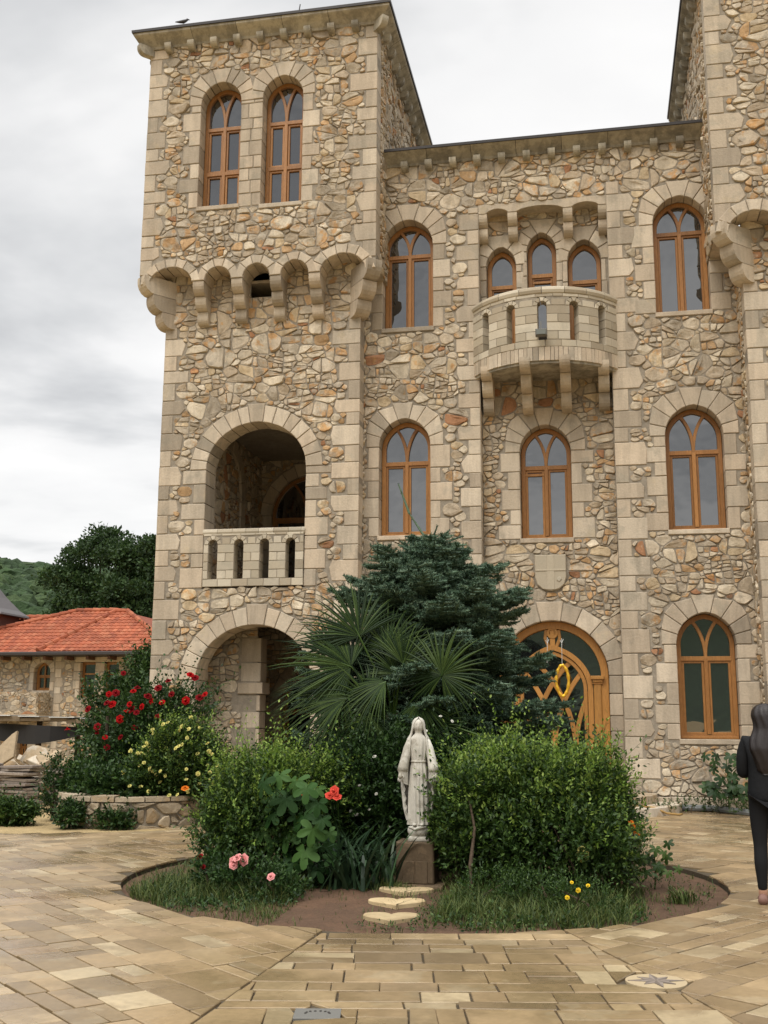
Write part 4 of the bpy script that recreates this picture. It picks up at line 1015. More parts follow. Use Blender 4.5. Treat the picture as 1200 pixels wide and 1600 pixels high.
straps('iris_clump', 'clump of long dark strap leaves left of the pedestal', (-2.22, 10.35, bedz(-2.22, 10.35)), 110, .72, .032, (.17, .10))
straps('iris_clump', 'loose arching strap leaves between the dark strap clump and the mallow', (-2.55, 10.3, bedz(-2.5, 10.2)), 34, .52, .024, (.10, .10))
straps('grass_tuft', 'lone tuft of grass on bare soil at the right of the round bed', (.64, 10.49, -.03), 130, .17, .007, (.06, .05), 'grass', 'grass')
# pink roses, small flowers
pr = bush('rose_bush', 'low rose bush with pink blooms at the front left of the bed', 'shrub', [(-3.1, 9.78, .14, .3, .2, .16), (-2.85, 9.7, .1, .2, .15, .1), (-3.55, 10.0, .14, .2, .2, .15)], 420, (.045, .026), 'rose_leaf', tl=(.06, .14), nl=7, stems=4)
pk = [(-3.24, 9.62, .315), (-3.20, 9.60, .35), (-3.145, 9.62, .33), (-3.235, 9.6, .28)]
flowers(pr, 'pink', .045, pk); flowers(pr, 'pink', .035, [(-2.87, 9.55, .205)]); flowers(pr, 'crimson', .03, [(-3.63, 9.9, .22), (-3.66, 9.9, .31)]); stalks(pr, pk+[(-2.87, 9.57, .2), (-3.63, 9.95, .2)], (-3.2, 9.85, 0))
fp = bush('flowering_herb', 'small herb with yellow blossoms in front of the right shrub', 'plant', [(-.2, 9.6, .1, .3, .2, .13), (-.6, 9.7, .12, .3, .25, .14), (-.95, 9.8, .12, .3, .2, .15)], 700, (.03, .014), 'hedge', tl=(.05, .14), nl=7, stems=4)
flowers(fp, 'yellow', .018, [(-.27, 9.42, .26), (-.14, 9.42, .24), (-.22, 9.42, .20), (-.31, 9.42, .14)])
yi = thing('yellow_iris', 'single tall yellow iris bloom in front of the right shrub', 'flower', (-.19, 10.2, 0)); g = G(); tube(g, [(0, 0, -.02), (0, -.02, .38)], .006, 5); g.build('stalk', [M['hedge']], yi)
flowers(yi, 'lemon', .05, [(-.19, 10.12, .39)], face=(0, -.9, -.2)); flowers(yi, 'lemon', .035, [(-.2, 10.12, .45)])
of = bush('marigold_plant', 'wiry plant with orange blossoms at the right end of the large shrub', 'plant', [(.2, 10.85, .38, .14, .14, .3)], 160, (.03, .014), 'hedge', tl=(.06, .16), nl=6, stems=5)
flowers(of, 'orange', .024, [(.14, 10.65, .68), (.26, 10.65, .60), (.29, 10.65, .55), (.25, 10.65, .64), (.31, 10.66, .52)])
pot = thing('potted_plant', 'clay flower pot with a bushy green plant at the right end of the bed', 'potted plant', (.07, 11.05, -.02))
g = G(); lathe(g, [(.075, 0), (.10, .17), (.118, .17), (.12, .21), (.10, .21), (.09, .17)], 20); g.build('pot', [M['terracotta']], pot)
g = G(); P, Dn, rr = shell([(0, 0, .34, .2, .16, .16)], 260, .3); twigs(g, P, unit(Dn+np.array([0, 0, .8])), .12, 8, .03, .012); g.build('foliage', [M['hedge']], pot)
sp_ = [((.5+random.uniform(-.18, .2), 11.15+random.uniform(-.1, .1), random.uniform(.12, .42)), (random.uniform(-.6, .6), -.8, .5), random.uniform(.055, .085)) for _ in range(13)]
palm_plant('maple_leaf_weed', 'leafy weed with maple shaped leaves leaning out over the bed edge', 'plant', (.46, 11.2, -.03), sp_, 'hedge', .006)
# ---------------- grass in the bed
def grass(name, n, dens, hgt, lab=None):
    P = []; 
    while len(P) < n:
        t = random.uniform(0, 2*PI); r_ = BR*math.sqrt(random.random())*.985; x, y = BC[0]+r_*math.cos(t), BC[1]+r_*math.sin(t)
        if random.random() < dens(x, y): P.append((x, y, bedz(x, y)-.01))
    P = np.array(P); n = len(P); t = RS.rand(n)*2*PI; lean = RS.uniform(.1, 1.3, n); h = hgt(P)*RS.uniform(.5, 1.25, n)
    H = np.stack([np.cos(t), np.sin(t), np.zeros(n)], 1); S = np.stack([-np.sin(t), np.cos(t), np.zeros(n)], 1); w = RS.uniform(.0018, .0042, n)[:, None]; Z = np.array([0, 0, 1.])
    m_ = P+H*(h*lean*.35)[:, None]+Z*(h*.6)[:, None]; e = P+H*(h*lean)[:, None]+Z*h[:, None]; rr = RS.rand(n)
    g = G(); g.quads(np.stack([P-S*w, P+S*w, m_+S*w*.8, m_-S*w*.8], 1), rr); g.quads(np.stack([m_-S*w*.8, m_+S*w*.8, e+S*w*.1, e-S*w*.1], 1), rr)
    return tag(g.build(name, [M['grass']]), kind='stuff')
def nz(x, y, s=1.): return .5+.25*math.sin(x*3.1*s+1.3*math.sin(y*2.3*s))+.25*math.sin(y*4.3*s+1.7*math.sin(x*2.9*s))
def dens(x, y):
    if -2.62 < x < -1.95 and y < 10.2: return .03
    if -2.0 < x < -1.42 and y < 10.2: return .12*nz(x, y, 3)
    if x > .35: return .10*nz(x, y, 2) if y > 9.6 else .2
    edge = min(max((math.hypot(x-BC[0], y-BC[1])-2.45)/.38, 0), 1)
    return (1-.8*edge)*(.35+.65*nz(x, y, 2.))
grass('grass', 42000, dens, lambda P: .055+.03*np.sin(P[:, 0]*7)*np.sin(P[:, 1]*6)+.03*np.sin(P[:, 0]*2.3+P[:, 1]*3.1))
grass('tall_grass', 6000, lambda x, y: 1. if (-1.35 < x < .2 and 9.0 < y < 10.3) or (-4.3 < x < -2.7 and 9.4 < y < 10.6) else 0., lambda P: np.full(len(P), .16))

def weeds(name, n, area_, L, W, m):
    P = np.array([p for p in [(random.uniform(area_[0], area_[1]), random.uniform(area_[2], area_[3])) for _ in range(n*3)] if math.hypot(p[0]-BC[0], p[1]-BC[1]) < BR-.12][:n]); z = np.array([bedz(*p) for p in P])
    P = np.column_stack([P, z]); g = G(); twigs(g, P, RS.normal(size=P.shape)*.55+np.array([0, 0, .9]), RS.uniform(.03, .13, len(P)), 6, L, W)
    return tag(g.build(name, [M[m]]), kind='stuff')
weeds('ground_weeds', 600, (-1.35, .3, 8.75, 10.2), .04, .018, 'hedge'); weeds('ground_weeds', 700, (-4.35, -2.65, 9.1, 10.7), .04, .018, 'rose_leaf'); weeds('ground_weeds', 26, (-1.95, -1.35, 8.55, 8.8), .03, .012, 'hedge'); weeds('ground_weeds', 30, (-1.5, -1.35, 8.8, 9.9), .03, .012, 'hedge'); weeds('ground_weeds', 60, (.3, 1.0, 9.6, 11.8), .03, .012, 'hedge')
# ================================================================ statue, pedestal, stepping stones
ped = thing('pedestal', 'square brown stone pedestal under the white statue', 'pedestal', (-1.745, 10.62, 0))
g = G(); box(g, -.18, .18, -.17, .17, .055, .43, bev=.012)
for xa, xb in ((-.12, -.005), (.005, .12)): box(g, xa, xb, -.178, -.168, .06, .26, bev=.004)
g.build('block', [M['pedestal']], ped); g = G(); box(g, -.27, .27, -.24, .24, -.03, .055, bev=.012); g.build('base', [M['pedestal']], ped)
def step_heart(x, y, w, d, label, rz):
    pts = []
    for i in range(36):
        t = 2*PI*i/36; hx = 16*math.sin(t)**3/16; hy = (13*math.cos(t)-5*math.cos(2*t)-2*math.cos(3*t)-math.cos(4*t))/15
        pts.append((hx*w/2*(1+random.uniform(-.02, .02)), hy*d/2))
    g = G(); prism(g, Fr((0, 0, 0), (1, 0, 0), (0, 1, 0), (0, 0, 1)), pts, .035, -.04, .008, None, 0, 0)
    o = g.build('stepping_stone', [M['stepstone']]); o.location = (x, y, bedz(x, y)); o.rotation_euler = (0, 0, rz); tag(o, label, 'stepping stone', 'heart shaped stepping stones')
step_heart(-1.78, 10.16, .50, .34, 'flat heart shaped stepping stone nearest the pedestal', .1)
step_heart(-1.76, 9.60, .50, .40, 'flat heart shaped stepping stone, middle one of three', .15)
step_heart(-1.70, 9.02, .46, .40, 'flat heart shaped stepping stone nearest the paving', .15)
st = thing('statue', 'white stone statue of a veiled robed woman with open lowered hands', 'statue', (-1.735, 10.6, .43), math.radians(8))
def interp(tab, z):
    for a, b in zip(tab, tab[1:]):
        if z <= b[0]: f = (z-a[0])/(b[0]-a[0]); f = min(max(f, 0), 1); return [p+(q-p)*f for p, q in zip(a[1:], b[1:])]
    return list(tab[-1][1:])
g = G(); NT = 72; NR = 60                                                # body: one lofted surface from hem to crown
tab = [(.15, .098, .085, .012), (.2, .094, .082, .011), (.45, .092, .078, .009), (.66, .078, .066, .006), (.735, .066, .056, .002), (.75, .068, .057, .003), (.85, .085, .065, .004), (.92, .094, .062, .003), (.965, .082, .055, .001), (.99, .045, .045, 0), (1.0, .034, .036, 0), (1.015, .034, .037, 0), (1.03, .043, .047, 0), (1.06, .052, .058, 0), (1.09, .053, .060, 0), (1.12, .044, .052, 0), (1.138, .026, .03, 0), (1.143, .004, .004, 0)]
vs = []
for i in range(NR+1):
    z = .15+(1.143-.15)*i/NR
    rx, ry, fo = interp(tab, z)
    for q in range(NT):
        t = 2*PI*q/NT; fold = fo*(math.sin(t*17+math.sin(t*3)*2+z*2)+.5*math.sin(t*9+1)); 
        x, y = (rx+fold)*math.cos(t), (ry+fold)*math.sin(t)
        if z > 1.0 and y < 0:                                             # face: brow, eye hollows, nose, lips, chin
            fz = z-1.07; ax = abs(x)
            y -= .012*math.exp(-(x/.007)**2)*math.exp(-((fz+.005)/.013)**2)+.006*math.exp(-(x/.012)**2)*math.exp(-((fz+.03)/.006)**2)+.005*math.exp(-(x/.014)**2)*math.exp(-((fz+.047)/.008)**2)
            y += .007*math.exp(-((ax-.018)/.009)**2)*math.exp(-((fz-.008)/.007)**2)
        vs.append((x, y, z))
g.add(vs, [[i*NT+q, i*NT+(q+1) % NT, (i+1)*NT+(q+1) % NT, (i+1)*NT+q] for i in range(NR) for q in range(NT)], .5)
g.build('body', [M['statue']], st, True)
g = G()                                                                  # mantle: open at the front, wide scalloped sides, up over the head as a veil
prof = [(.19, .115, .09), (.30, .145, .10), (.5, .165, .10), (.62, .168, .10), (.75, .14, .095), (.86, .125, .088), (.93, .112, .080), (.97, .098, .072), (.99, .082, .068), (1.02, .074, .070), (1.06, .066, .072), (1.10, .062, .070), (1.135, .048, .055), (1.155, .022, .03), (1.16, .003, .004)]
opn = [(.19, 1.05), (.5, .95), (.75, .80), (.93, .72), (.98, .95), (1.02, .92), (1.08, .80), (1.12, .60), (1.145, .2), (1.16, .02)]
vs = []; A_ = []; n2 = 56; th = .008
for lay in (0, 1):
    for i in range(NR+1):
        z = .19+(1.16-.19)*i/NR; rx, ry = interp(prof, z); op = interp(opn, z)[0]
        rx -= th*lay; ry -= th*lay
        for q in range(n2+1):
            a = -PI/2+op+(2*PI-2*op)*q/n2; ed = min(q, n2-q)/n2
            fold = (.006 if z < .95 else .0015)*math.sin(a*13+z*5)+(.010*math.sin(z*75) if ed < .03 and z < .6 else 0)
            vs.append(((rx+fold)*math.cos(a), (ry+fold)*math.sin(a)+.008, z))
K = (NR+1)*(n2+1); fs = []
for i in range(NR):
    for q in range(n2):
        a = i*(n2+1)+q; fs.append([a, a+1, a+n2+2, a+n2+1]); fs.append([K+a+n2+1, K+a+n2+2, K+a+1, K+a])
    for q in (0, n2): a = i*(n2+1)+q; fs.append([a, a+n2+1, K+a+n2+1, K+a])
g.add(vs, fs, .5); g.build('mantle', [M['statue']], st, True)
for sg in (-1, 1):
    g = G()                                                              # sleeve and forearm
    tube(g, [(sg*.075, 0, .935), (sg*.105, -.012, .86), (sg*.128, -.03, .76), (sg*.145, -.05, .68), (sg*.152, -.058, .645)], [.036, .040, .043, .05, .052], 16)
    vs = []
    for i in range(7):
        for q in range(16):
            t = 2*PI*q/16; f = i/6; vs.append((sg*(.15-.02*f)+(.052-.018*f)*math.cos(t), -.056+.02*f+(.045-.01*f)*math.sin(t), .66-.10*f-.045*f*abs(math.cos(t*.5))))
    g.add(vs, [[i*16+q, i*16+(q+1) % 16, (i+1)*16+(q+1) % 16, (i+1)*16+q] for i in range(6) for q in range(16)], .5)
    g.build('sleeve', [M['statue']], st, True)
    g = G(); hx, hy, hz = sg*.168, -.075, .622
    tube(g, [(sg*.152, -.055, .66), (hx, hy, hz), (hx+sg*.004, hy-.006, hz-.02), (hx+sg*.006, hy-.008, hz-.04)], [.017, .019, .021, .018], 10)
    for k_, (dx, ln) in enumerate(((-.0145, .034), (-.005, .040), (.005, .038), (.0145, .030))):
        bx = hx+sg*.006+dx; tube(g, [(bx, hy-.008, hz-.035), (bx+dx*.2, hy-.013, hz-.035-ln*.55), (bx+dx*.3, hy-.022, hz-.035-ln)], [.0056, .005, .0036], 7)
    tube(g, [(hx-sg*.012, hy-.01, hz-.008), (hx-sg*.026, hy-.02, hz-.022), (hx-sg*.028, hy-.027, hz-.038)], [.007, .006, .004], 7)
    g.build('hand', [M['statue']], st, True)
g = G(); tube(g, [(.070*math.cos(t), .060*math.sin(t), .738) for t in [2*PI*i/24 for i in range(25)]], .007, 6, cap=False); g.build('belt', [M['statue']], st, True)
g = G(); blob(g, (0, 0, .095), (.105, .10, .075), 24, 12, .5); box(g, -.10, .10, -.09, .09, 0, .045, bev=.006)
for sg in (-1, 1): blob(g, (sg*.035, -.085, .155), (.022, .035, .014), 10, 6, .5)
tube(g, [(-.09, -.05, .13), (-.03, -.105, .115), (.04, -.10, .135), (.095, -.03, .12)], [.008, .014, .013, .006], 8); g.build('globe_base', [M['statue']], st, True)
# ================================================================ blue spruce
def spruce(name, label, base, H):
    b = thing(name, label, 'tree', base); wood = G(); rng = random.Random(5)
    tube(wood, [(0, 0, -.05), (.02, 0, H*.5), (.05, 0, H*.92), (.03, 0, H)], [.085, .055, .018, .006], 8)
    NP = []; ND = []; NL = []; NR = []; CORE = []
    def needles(a, c, dens=270, ln=.040, young=0.):
        a, c = np.array(a), np.array(c); L = np.linalg.norm(c-a); n = max(3, int(L*dens)); d = (c-a)/max(L, 1e-6)
        t = RS.rand(n)[:, None]; P = a+(c-a)*t; R_ = RS.normal(size=(n, 3)); R_[:, 2] += .35; R_ = unit(R_-d*np.sum(R_*d, 1, keepdims=True))
        CORE.append((a, c)); NP.append(P); ND.append(unit(d*.55+R_)); NL.append(np.full(n, ln)*RS.uniform(.75, 1.15, n)); NR.append(np.clip(young+.1+.5*rng.random()+RS.rand(n)*.35, 0, 1))
    def prof(z):
        f = z/H
        for (a, ra), (c, rc) in zip(SP, SP[1:]):
            if f <= c: return ra+(rc-ra)*(f-a)/(c-a)
        return .05
    SP = [(0, 1.1), (.12, 1.36), (.35, 1.5), (.58, 1.42), (.74, 1.06), (.86, .72), (.94, .38), (1., .06)]
    z = .22
    while z < H*.985:
        nb = 11 if z < H*.8 else 8; off = rng.random()*6
        for k in range(nb):
            t = off+2*PI*k/nb+rng.uniform(-.25, .25); R_ = prof(z)*rng.uniform(.66, 1.2); h = np.array([math.cos(t), math.sin(t), 0]); s_ = np.array([-h[1], h[0], 0])
            f = z/H; rise_ = (-.12+.55*f**2)*R_; pts = []
            for q in range(6):
                u = q/5; pts.append(np.array([0.03, 0, z])+h*R_*u+np.array([0, 0, rise_*u-.10*R_*math.sin(u*PI)*(1-f)+.07*R_*u**3]))
            tube(wood, [tuple(p) for p in pts], [.014, .011, .009, .007, .005, .003], 5)
            n2 = max(3, int(R_/.07))
            for q in range(n2):
                u = .16+.84*q/n2; i = min(int(u*5), 4); p = pts[i]+(pts[i+1]-pts[i])*(u*5-i); tl = R_*.46*(1-u)**.75+.07
                for sg in (-1, 1):
                    dd = h*.75+s_*sg*(.95-.25*u)+np.array([0, 0, rng.uniform(-.12, .28)]); dd /= np.linalg.norm(dd); L = tl*rng.uniform(.7, 1.15); e = p+dd*L-np.array([0, 0, .10*L*(1-f)])
                    y = .18*(u > .7)+.1*f; needles(p, e, young=y)
                    if L > .16:
                        for v in (.35, .6, .8):
                            if L*v < .08: continue
                            p2 = p+(e-p)*v; s2 = rng.choice((-1, 1)); d2 = dd+s2*np.cross(dd, [0, 0, 1])*.8+np.array([0, 0, rng.uniform(-.05, .3)]); d2 /= np.linalg.norm(d2); needles(p2, p2+d2*rng.uniform(.06, .13), young=y)
            for q in range(2, 5): needles(pts[q], pts[q+1], 260, young=.12)
        z += (.15 if z < H*.7 else .115)*rng.uniform(.85, 1.15)
    lead = [np.array(p) for p in ((.03, 0, H*.97), (-.05, 0, H*1.0), (-.22, -.02, H*1.07), (-.36, -.02, H*1.17))]
    for a, c in zip(lead[1:], lead[2:]): needles(a, c, 170, .024)
    tube(wood, [tuple(p) for p in lead], [.008, .006, .005, .003], 5)
    for dx, dz in ((.25, .12), (.42, .04), (.1, .18), (-.3, .06)): needles((.03, 0, H*.96), (.03+dx, -.05, H*.98+dz), 230, .028, .2)
    wood.build('trunk', [M['bark']], b)
    g = G(); A_ = np.array([c[0] for c in CORE]); B_ = np.array([c[1] for c in CORE]); d_ = unit(B_-A_); s1 = unit(np.cross(d_, np.array([.3, .2, 1.]))); s2 = np.cross(d_, s1); rc = RS.rand(len(A_))*.6+.15
    for q in range(5):                                                   # each spray is a tapering brush with a solid heart
        t0, t1 = 2*PI*q/5, 2*PI*(q+1)/5; e0 = s1*math.cos(t0)+s2*math.sin(t0); e1 = s1*math.cos(t1)+s2*math.sin(t1)
        g.quads(np.stack([A_+e0*.017, A_+e1*.017, B_+e1*.008, B_+e0*.008], 1), rc)
    P = np.concatenate(NP); Dd = np.concatenate(ND); L = np.concatenate(NL); r = np.concatenate(NR)
    leafq(g, P, Dd, L, .0085, 0, r, cup=0); g.build('needles', [M['spruce']], b); return b
spruce('spruce_tree', 'dense blue green spruce tree behind the palm in the round bed', (-2.0, 12.9, -.02), 3.8)
# ================================================================ fan palm
pl = thing('fan_palm', 'fan palm with stiff splayed leaves in front of the spruce', 'palm', (-2.2, 11.75, 0))
random.seed(99)
def fan(hub, axis, nrm, R_, spread, nseg=34, droop=.16, split=.34):
    g = G(); L = Vector(pl.location); hub = Vector(hub)-L; ax = Vector(axis).normalized(); nr = Vector(nrm); nr = (nr-ax*nr.dot(ax)).normalized(); s_ = nr.cross(ax); Q = []; R2 = []
    for i in range(nseg):
        t = (i/(nseg-1)-.5)*2*spread; t += random.uniform(-.03, .03); d = ax*math.cos(t)+s_*math.sin(t); e = (s_*math.cos(t)-ax*math.sin(t)); l = .92*R_*random.uniform(.82, 1.06)*(1-.18*(abs(t)/spread)**2)
        wmax = 2*R_*split*math.tan(spread/(nseg-1))*.98; fold = nr*wmax*.38; dr = random.uniform(.6, 1.5)*droop; rr = random.random(); prev = None; tw = random.uniform(-.3, .3)
        for q, u in enumerate((.03, .2, split, .62, .82, 1.)):
            c = hub+d*l*u-nr*(l*dr*u**2.3)-Vector((0, 0, 1))*l*dr*.9*u**3+e*(tw*.05*l*u*u)
            w = wmax*(u/split) if u <= split else wmax*(1-((u-split)/(1-split))**1.4*.93)
            cur = (c-e*w/2, c+fold*(w/wmax)*(1 if i % 1 == 0 else -1), c+e*w/2)
            if prev: Q += [[prev[0], prev[1], cur[1], cur[0]], [prev[1], prev[2], cur[2], cur[1]]]; R2 += [rr, rr]
            prev = cur
    g.quads(np.array([[tuple(v) for v in q] for q in Q]), R2, 0); f = g.build('fan_leaf', [M['palm']], pl)
    s2 = G(); b0 = Vector((0, 0, 1.45)); tube(s2, [b0, (b0+hub)*.5+Vector((0, 0, .12*(hub-b0).length)), hub, hub+ax*R_*.12], [.016, .012, .009, .004], 6); s2.build('leaf_stalk', [M['hedge']], f)
for a in [((-1.61, 11.35, 2.02), (.25, -.1, 1), (-.1, -1, .25), .66, 2.75, 44), ((-2.62, 11.5, 2.12), (-.85, -.25, .32), (.15, -1, .45), .95, 1.75, 40), ((-2.55, 11.6, 2.45), (-.45, 0, .9), (.1, -.9, .5), .92, 1.5, 36),
          ((-2.62, 11.3, 1.78), (-1, -.1, -.12), (0, -.75, .75), .98, 1.15, 36), ((-2.2, 11.3, 1.95), (-.6, -.2, -.25), (-.1, -.6, .8), .72, 1.2, 32), ((-2.05, 11.5, 2.15), (.35, -.1, .8), (.2, -.9, .35), .62, 1.5, 32),
          ((-2.75, 11.35, 1.5), (-.7, -.25, -.75), (-.2, -.7, .6), .72, 1.3, 32), ((-2.35, 11.25, 1.6), (-.1, -.3, -1), (0, -1, .3), .66, 1.3, 30), ((-1.85, 11.4, 1.75), (.35, -.3, -.8), (.1, -.9, .4), .62, 1.4, 30),
          ((-2.4, 11.45, 1.75), (-.5, -.3, .3), (.1, -1, .3), .62, 2.0, 34), ((-2.15, 11.6, 2.05), (-.1, -.1, 1), (.1, -1, .2), .55, 1.9, 34), ((-2.7, 11.4, 1.9), (-.9, -.3, -.3), (.1, -.9, .5), .75, 1.6, 34), ((-1.75, 11.5, 1.5), (.4, -.2, .2), (.2, -1, .3), .5, 1.8, 30), ((-2.85, 11.75, 2.3), (-.6, .1, .75), (.1, -.8, .5), .7, 1.3, 28), ((-2.0, 11.9, 1.7), (.3, -.1, .6), (-.1, -1, .2), .6, 2.2, 34), ((-2.45, 11.5, 1.35), (-.3, -.4, -.7), (0, -.8, .4), .6, 1.3, 28), ((-2.25, 11.7, 2.3), (0, .2, 1), (0, -1, .1), .75, 1.4, 30), ((-1.25, 11.35, 1.42), (.45, -.4, -.6), (.3, -.8, .5), .5, 1.2, 26), ((-2.9, 11.6, 1.95), (-.9, .1, .05), (.1, -.6, .8), .8, 1.0, 28), ((-1.15, 11.5, 1.25), (-.2, -.3, -.9), (0, -1, .3), .45, 1.2, 24)]: fan(*a)
g = G(); tube(g, [(0, 0, -.05), (.02, 0, .7), (0, 0, 1.5)], [.10, .12, .10], 10); blob(g, (0, 0, 1.45), (.14, .14, .2), 10, 6, .5, 0, .1); g.build('trunk', [M['bark']], pl)
g = G(); blob(g, (0, 0, 0), (.032, .032, .032), 14, 10, .5); tube(g, [(0, 0, .03), (0, 0, .12)], .002, 4); o = g.build('bauble', [M['statue']], None, True); o.location = (-2.2, 11.75, 2.24); tag(o, 'small round white bauble hanging in the palm and spruce branches', 'ornament')
# ================================================================ gilded ring hanging before the door
og = thing('hanging_ring', 'gilded almond shaped ring hung on cords in front of the entrance door', 'ornament', (-.675, 20.86, 2.31)); g = G(); pts = []
for i in range(41):
    t = 2*PI*i/40; pts.append((.115*math.sin(t)*(abs(math.sin(t))**.25), 0, .29*math.cos(t)))
tube(g, pts, [.030+.006*math.sin(i*1.7) for i in range(41)], 8, cap=False); g.build('ring', [M['gold']], og, True)
g = G(); tube(g, [(0, 0, .29), (0, .02, .62), (0, .1, .80)], .005, 5); tube(g, [(-.28, .0, .32), (-.27, .02, .62), (-.27, .1, .82)], .005, 5)
for x in (0, -.27): tube(g, [(x-.03, .08, .76), (x, .06, .70), (x+.03, .08, .78)], .007, 5)
g.build('cord', [M['string']], og)
# ================================================================ steps, pipe, hose, plants at the wall foot
for (r_, z0, z1, lab) in ((2.45, 0, .15, 'broad rounded lower stone step before the entrance'), (2.0, .154, .30, 'smaller rounded upper stone step before the entrance')):
    g = G(); pts = [(r_*math.cos(t)*.92, -r_*math.sin(t)*.98) for t in [PI*i/30 for i in range(31)]]
    prism(g, Fr((0, 0, 0), (1, 0, 0), (0, 1, 0), (0, 0, 1)), pts, z1, z0-.02, .012, None, 0, 0); o = g.build('stone_step', [M['slab_pale']]); o.location = (-.87, 20.78, 0); tag(o, lab, 'step', 'entrance steps')
g = G(); tube(g, [(1.1, 20.62, .06), (1.9, 20.6, .06), (2.6, 19.7, .05)], .055, 8); tag(g.build('drain_pipe', [M['pipe']]), 'grey pipe lying along the foot of the castle wall', 'pipe')
g = G(); hp = [(.2, 18.6, .20), (.45, 18.9, .20), (.62, 19.1, .19), (.85, 19.3, .14), (1.05, 19.45, .05), (1.25, 19.6, .02), (1.32, 19.75, .02)]
tube(g, [(-.4, 18.5, .17)]+hp, .018, 7); tag(g.build('garden_hose', [M['hose']], None, True), 'yellow garden hose trailing over the entrance step', 'hose')
sp_ = [((random.uniform(1.75, 2.55), 20.1+random.uniform(-.2, .15), random.uniform(.3, 1.0)), (random.uniform(-.6, .6), -.8, .5), random.uniform(.09, .15)) for _ in range(34)]
palm_plant('mallow_plant', 'leafy plant growing against the wall under the ground floor window', 'plant', (2.15, 20.35, 0), sp_, 'rose_leaf')
bush('weed_patch', 'low green weeds along the foot of the castle wall', 'plant', [(1.6, 20.35, .08, .55, .2, .14), (2.2, 20.2, .1, .3, .3, .22), (1.05, 19.75, .06, .15, .2, .14), (2.5, 19.8, .12, .3, .3, .2)], 420, (.05, .022), 'hedge', tl=(.05, .14), nl=6, stems=3)
# ================================================================ round stone planter with roses
class Path:
    def __init__(s, pts):
        s.p = [Vector((x, y, 0)) for x, y in pts]; s.l = [0]
        for a, b in zip(s.p, s.p[1:]): s.l.append(s.l[-1]+(b-a).length)
        s.L = s.l[-1]; s.nv = []
        for i in range(len(s.p)):
            t = (s.p[min(i+1, len(s.p)-1)]-s.p[max(i-1, 0)]).normalized(); s.nv.append(Vector((t.y, -t.x, 0)))
    def pt(s, u, v, n=0.):
        u = min(max(u, 0), s.L-1e-5); i = max(k for k in range(len(s.l)) if s.l[k] <= u); i = min(i, len(s.p)-2); f = (u-s.l[i])/(s.l[i+1]-s.l[i])
        q = s.p[i].lerp(s.p[i+1], f)+s.nv[i].lerp(s.nv[i+1], f)*n; return Vector((q.x, q.y, v))
cc = (-7.13, 17.1); ppts = [(cc[0]+1.35*math.cos(t)*1.0, cc[1]+1.85*math.sin(t)) for t in [PI*.93+(PI*1.1)*i/16 for i in range(17)]]
PP = Path(ppts); plt = thing('stone_planter', 'low curved fieldstone planter wall filled with roses', 'planter', (cc[0], cc[1], 0))
g = G(); rubble(g, PP, (0, -.05, PP.L, .36), tiers=[(.15, 6), (.11, 12), (.07, 20), (.05, 30)], h=.05, gap=.014)
for i in range(40):
    a, b = PP.L*i/40, PP.L*(i+1)/40; g.add([PP.pt(a, -.1), PP.pt(b, -.1), PP.pt(b, .37), PP.pt(a, .37)], [[0, 1, 2, 3]], .5, 1)
u = 0
while u < PP.L-.1:
    w = min(random.uniform(.28, .5), PP.L-u); n = 3; vs = []; hh = .43+random.uniform(-.015, .02)
    for q in range(n+1):
        x = u+.01+(w-.02)*q/n; vs += [PP.pt(x, .365, .05), PP.pt(x, hh, .04), PP.pt(x, hh, -.26), PP.pt(x, .365, -.26)]
    g.add(vs, [[4*q+k, 4*q+4+k, 4*q+4+(k+1) % 4, 4*q+(k+1) % 4] for q in range(n) for k in range(4)]+[[3, 2, 1, 0], [4*n, 4*n+1, 4*n+2, 4*n+3]], random.random()); u += w
w_ = g.build('wall', [M['planter'], M['mortar']], plt); w_.location = -Vector(plt.location)
g = G(); k = len(ppts); g.add([(x-cc[0], y-cc[1], .36) for x, y in ppts], [list(range(k))], .5); g.build('earth', [M['soil']], plt)
red = [(-6.44, 2.26), (-6.36, 2.21), (-6.21, 1.95), (-6.29, 1.90), (-7.43, 2.00), (-7.17, 1.92), (-7.10, 1.84), (-7.71, 1.97), (-7.81, 1.79), (-7.66, 2.29), (-7.53, 1.79), (-7.45, 1.71), (-7.54, 1.67), (-7.35, 2.05), (-7.25, 1.75), (-7.90, 1.81), (-7.86, 1.95), (-7.97, 1.43), (-8.49, 1.38), (-8.17, 1.71), (-7.88, 1.26), (-7.02, 2.05), (-6.52, 1.85), (-6.81, 2.16), (-6.90, 1.82), (-6.75, 1.95), (-7.6, 1.55), (-7.0, 1.6)]
rs = bush('rose_bush', 'tall rose bush covered in deep red roses behind the yellow flowered shrub', 'shrub',
    [(-7.45, 17.2, 1.25, .55, .5, .55), (-6.95, 17.2, 1.45, .5, .5, .5), (-7.9, 17.1, .95, .55, .45, .5), (-7.2, 17.2, .8, .9, .5, .5), (-6.6, 17.3, 1.75, .28, .3, .28), (-7.3, 17.2, 1.72, .4, .35, .3)], 1800, (.075, .048), 'rose_leaf', 'dark_leaf', nl=6, stems=14, tl=(.15, .36), yfrac=.4, inner=.3)
rp = [(x+random.uniform(-.03, .03), 16.72+random.uniform(-.1, .1), z) for x, z in red]; flowers(rs, 'red', .058, rp[::2]); flowers(rs, 'crimson', .055, rp[1::2]); stalks(rs, rp, (-7.1, 17.2, .8), rad=.008)
flowers(rs, 'crimson', .05, [(random.uniform(-8.2, -6.7), 16.7, random.uniform(.9, 1.9)) for _ in range(5)])
tube_g = G(); tube(tube_g, [(-.02, 0, .3), (0, 0, 1.6)], .03, 6); tag(tube_g.build('garden_stake', [M['bark']]), 'thin grey wooden stake among the red roses', 'stake').location = (-7.95, 16.95, 0)
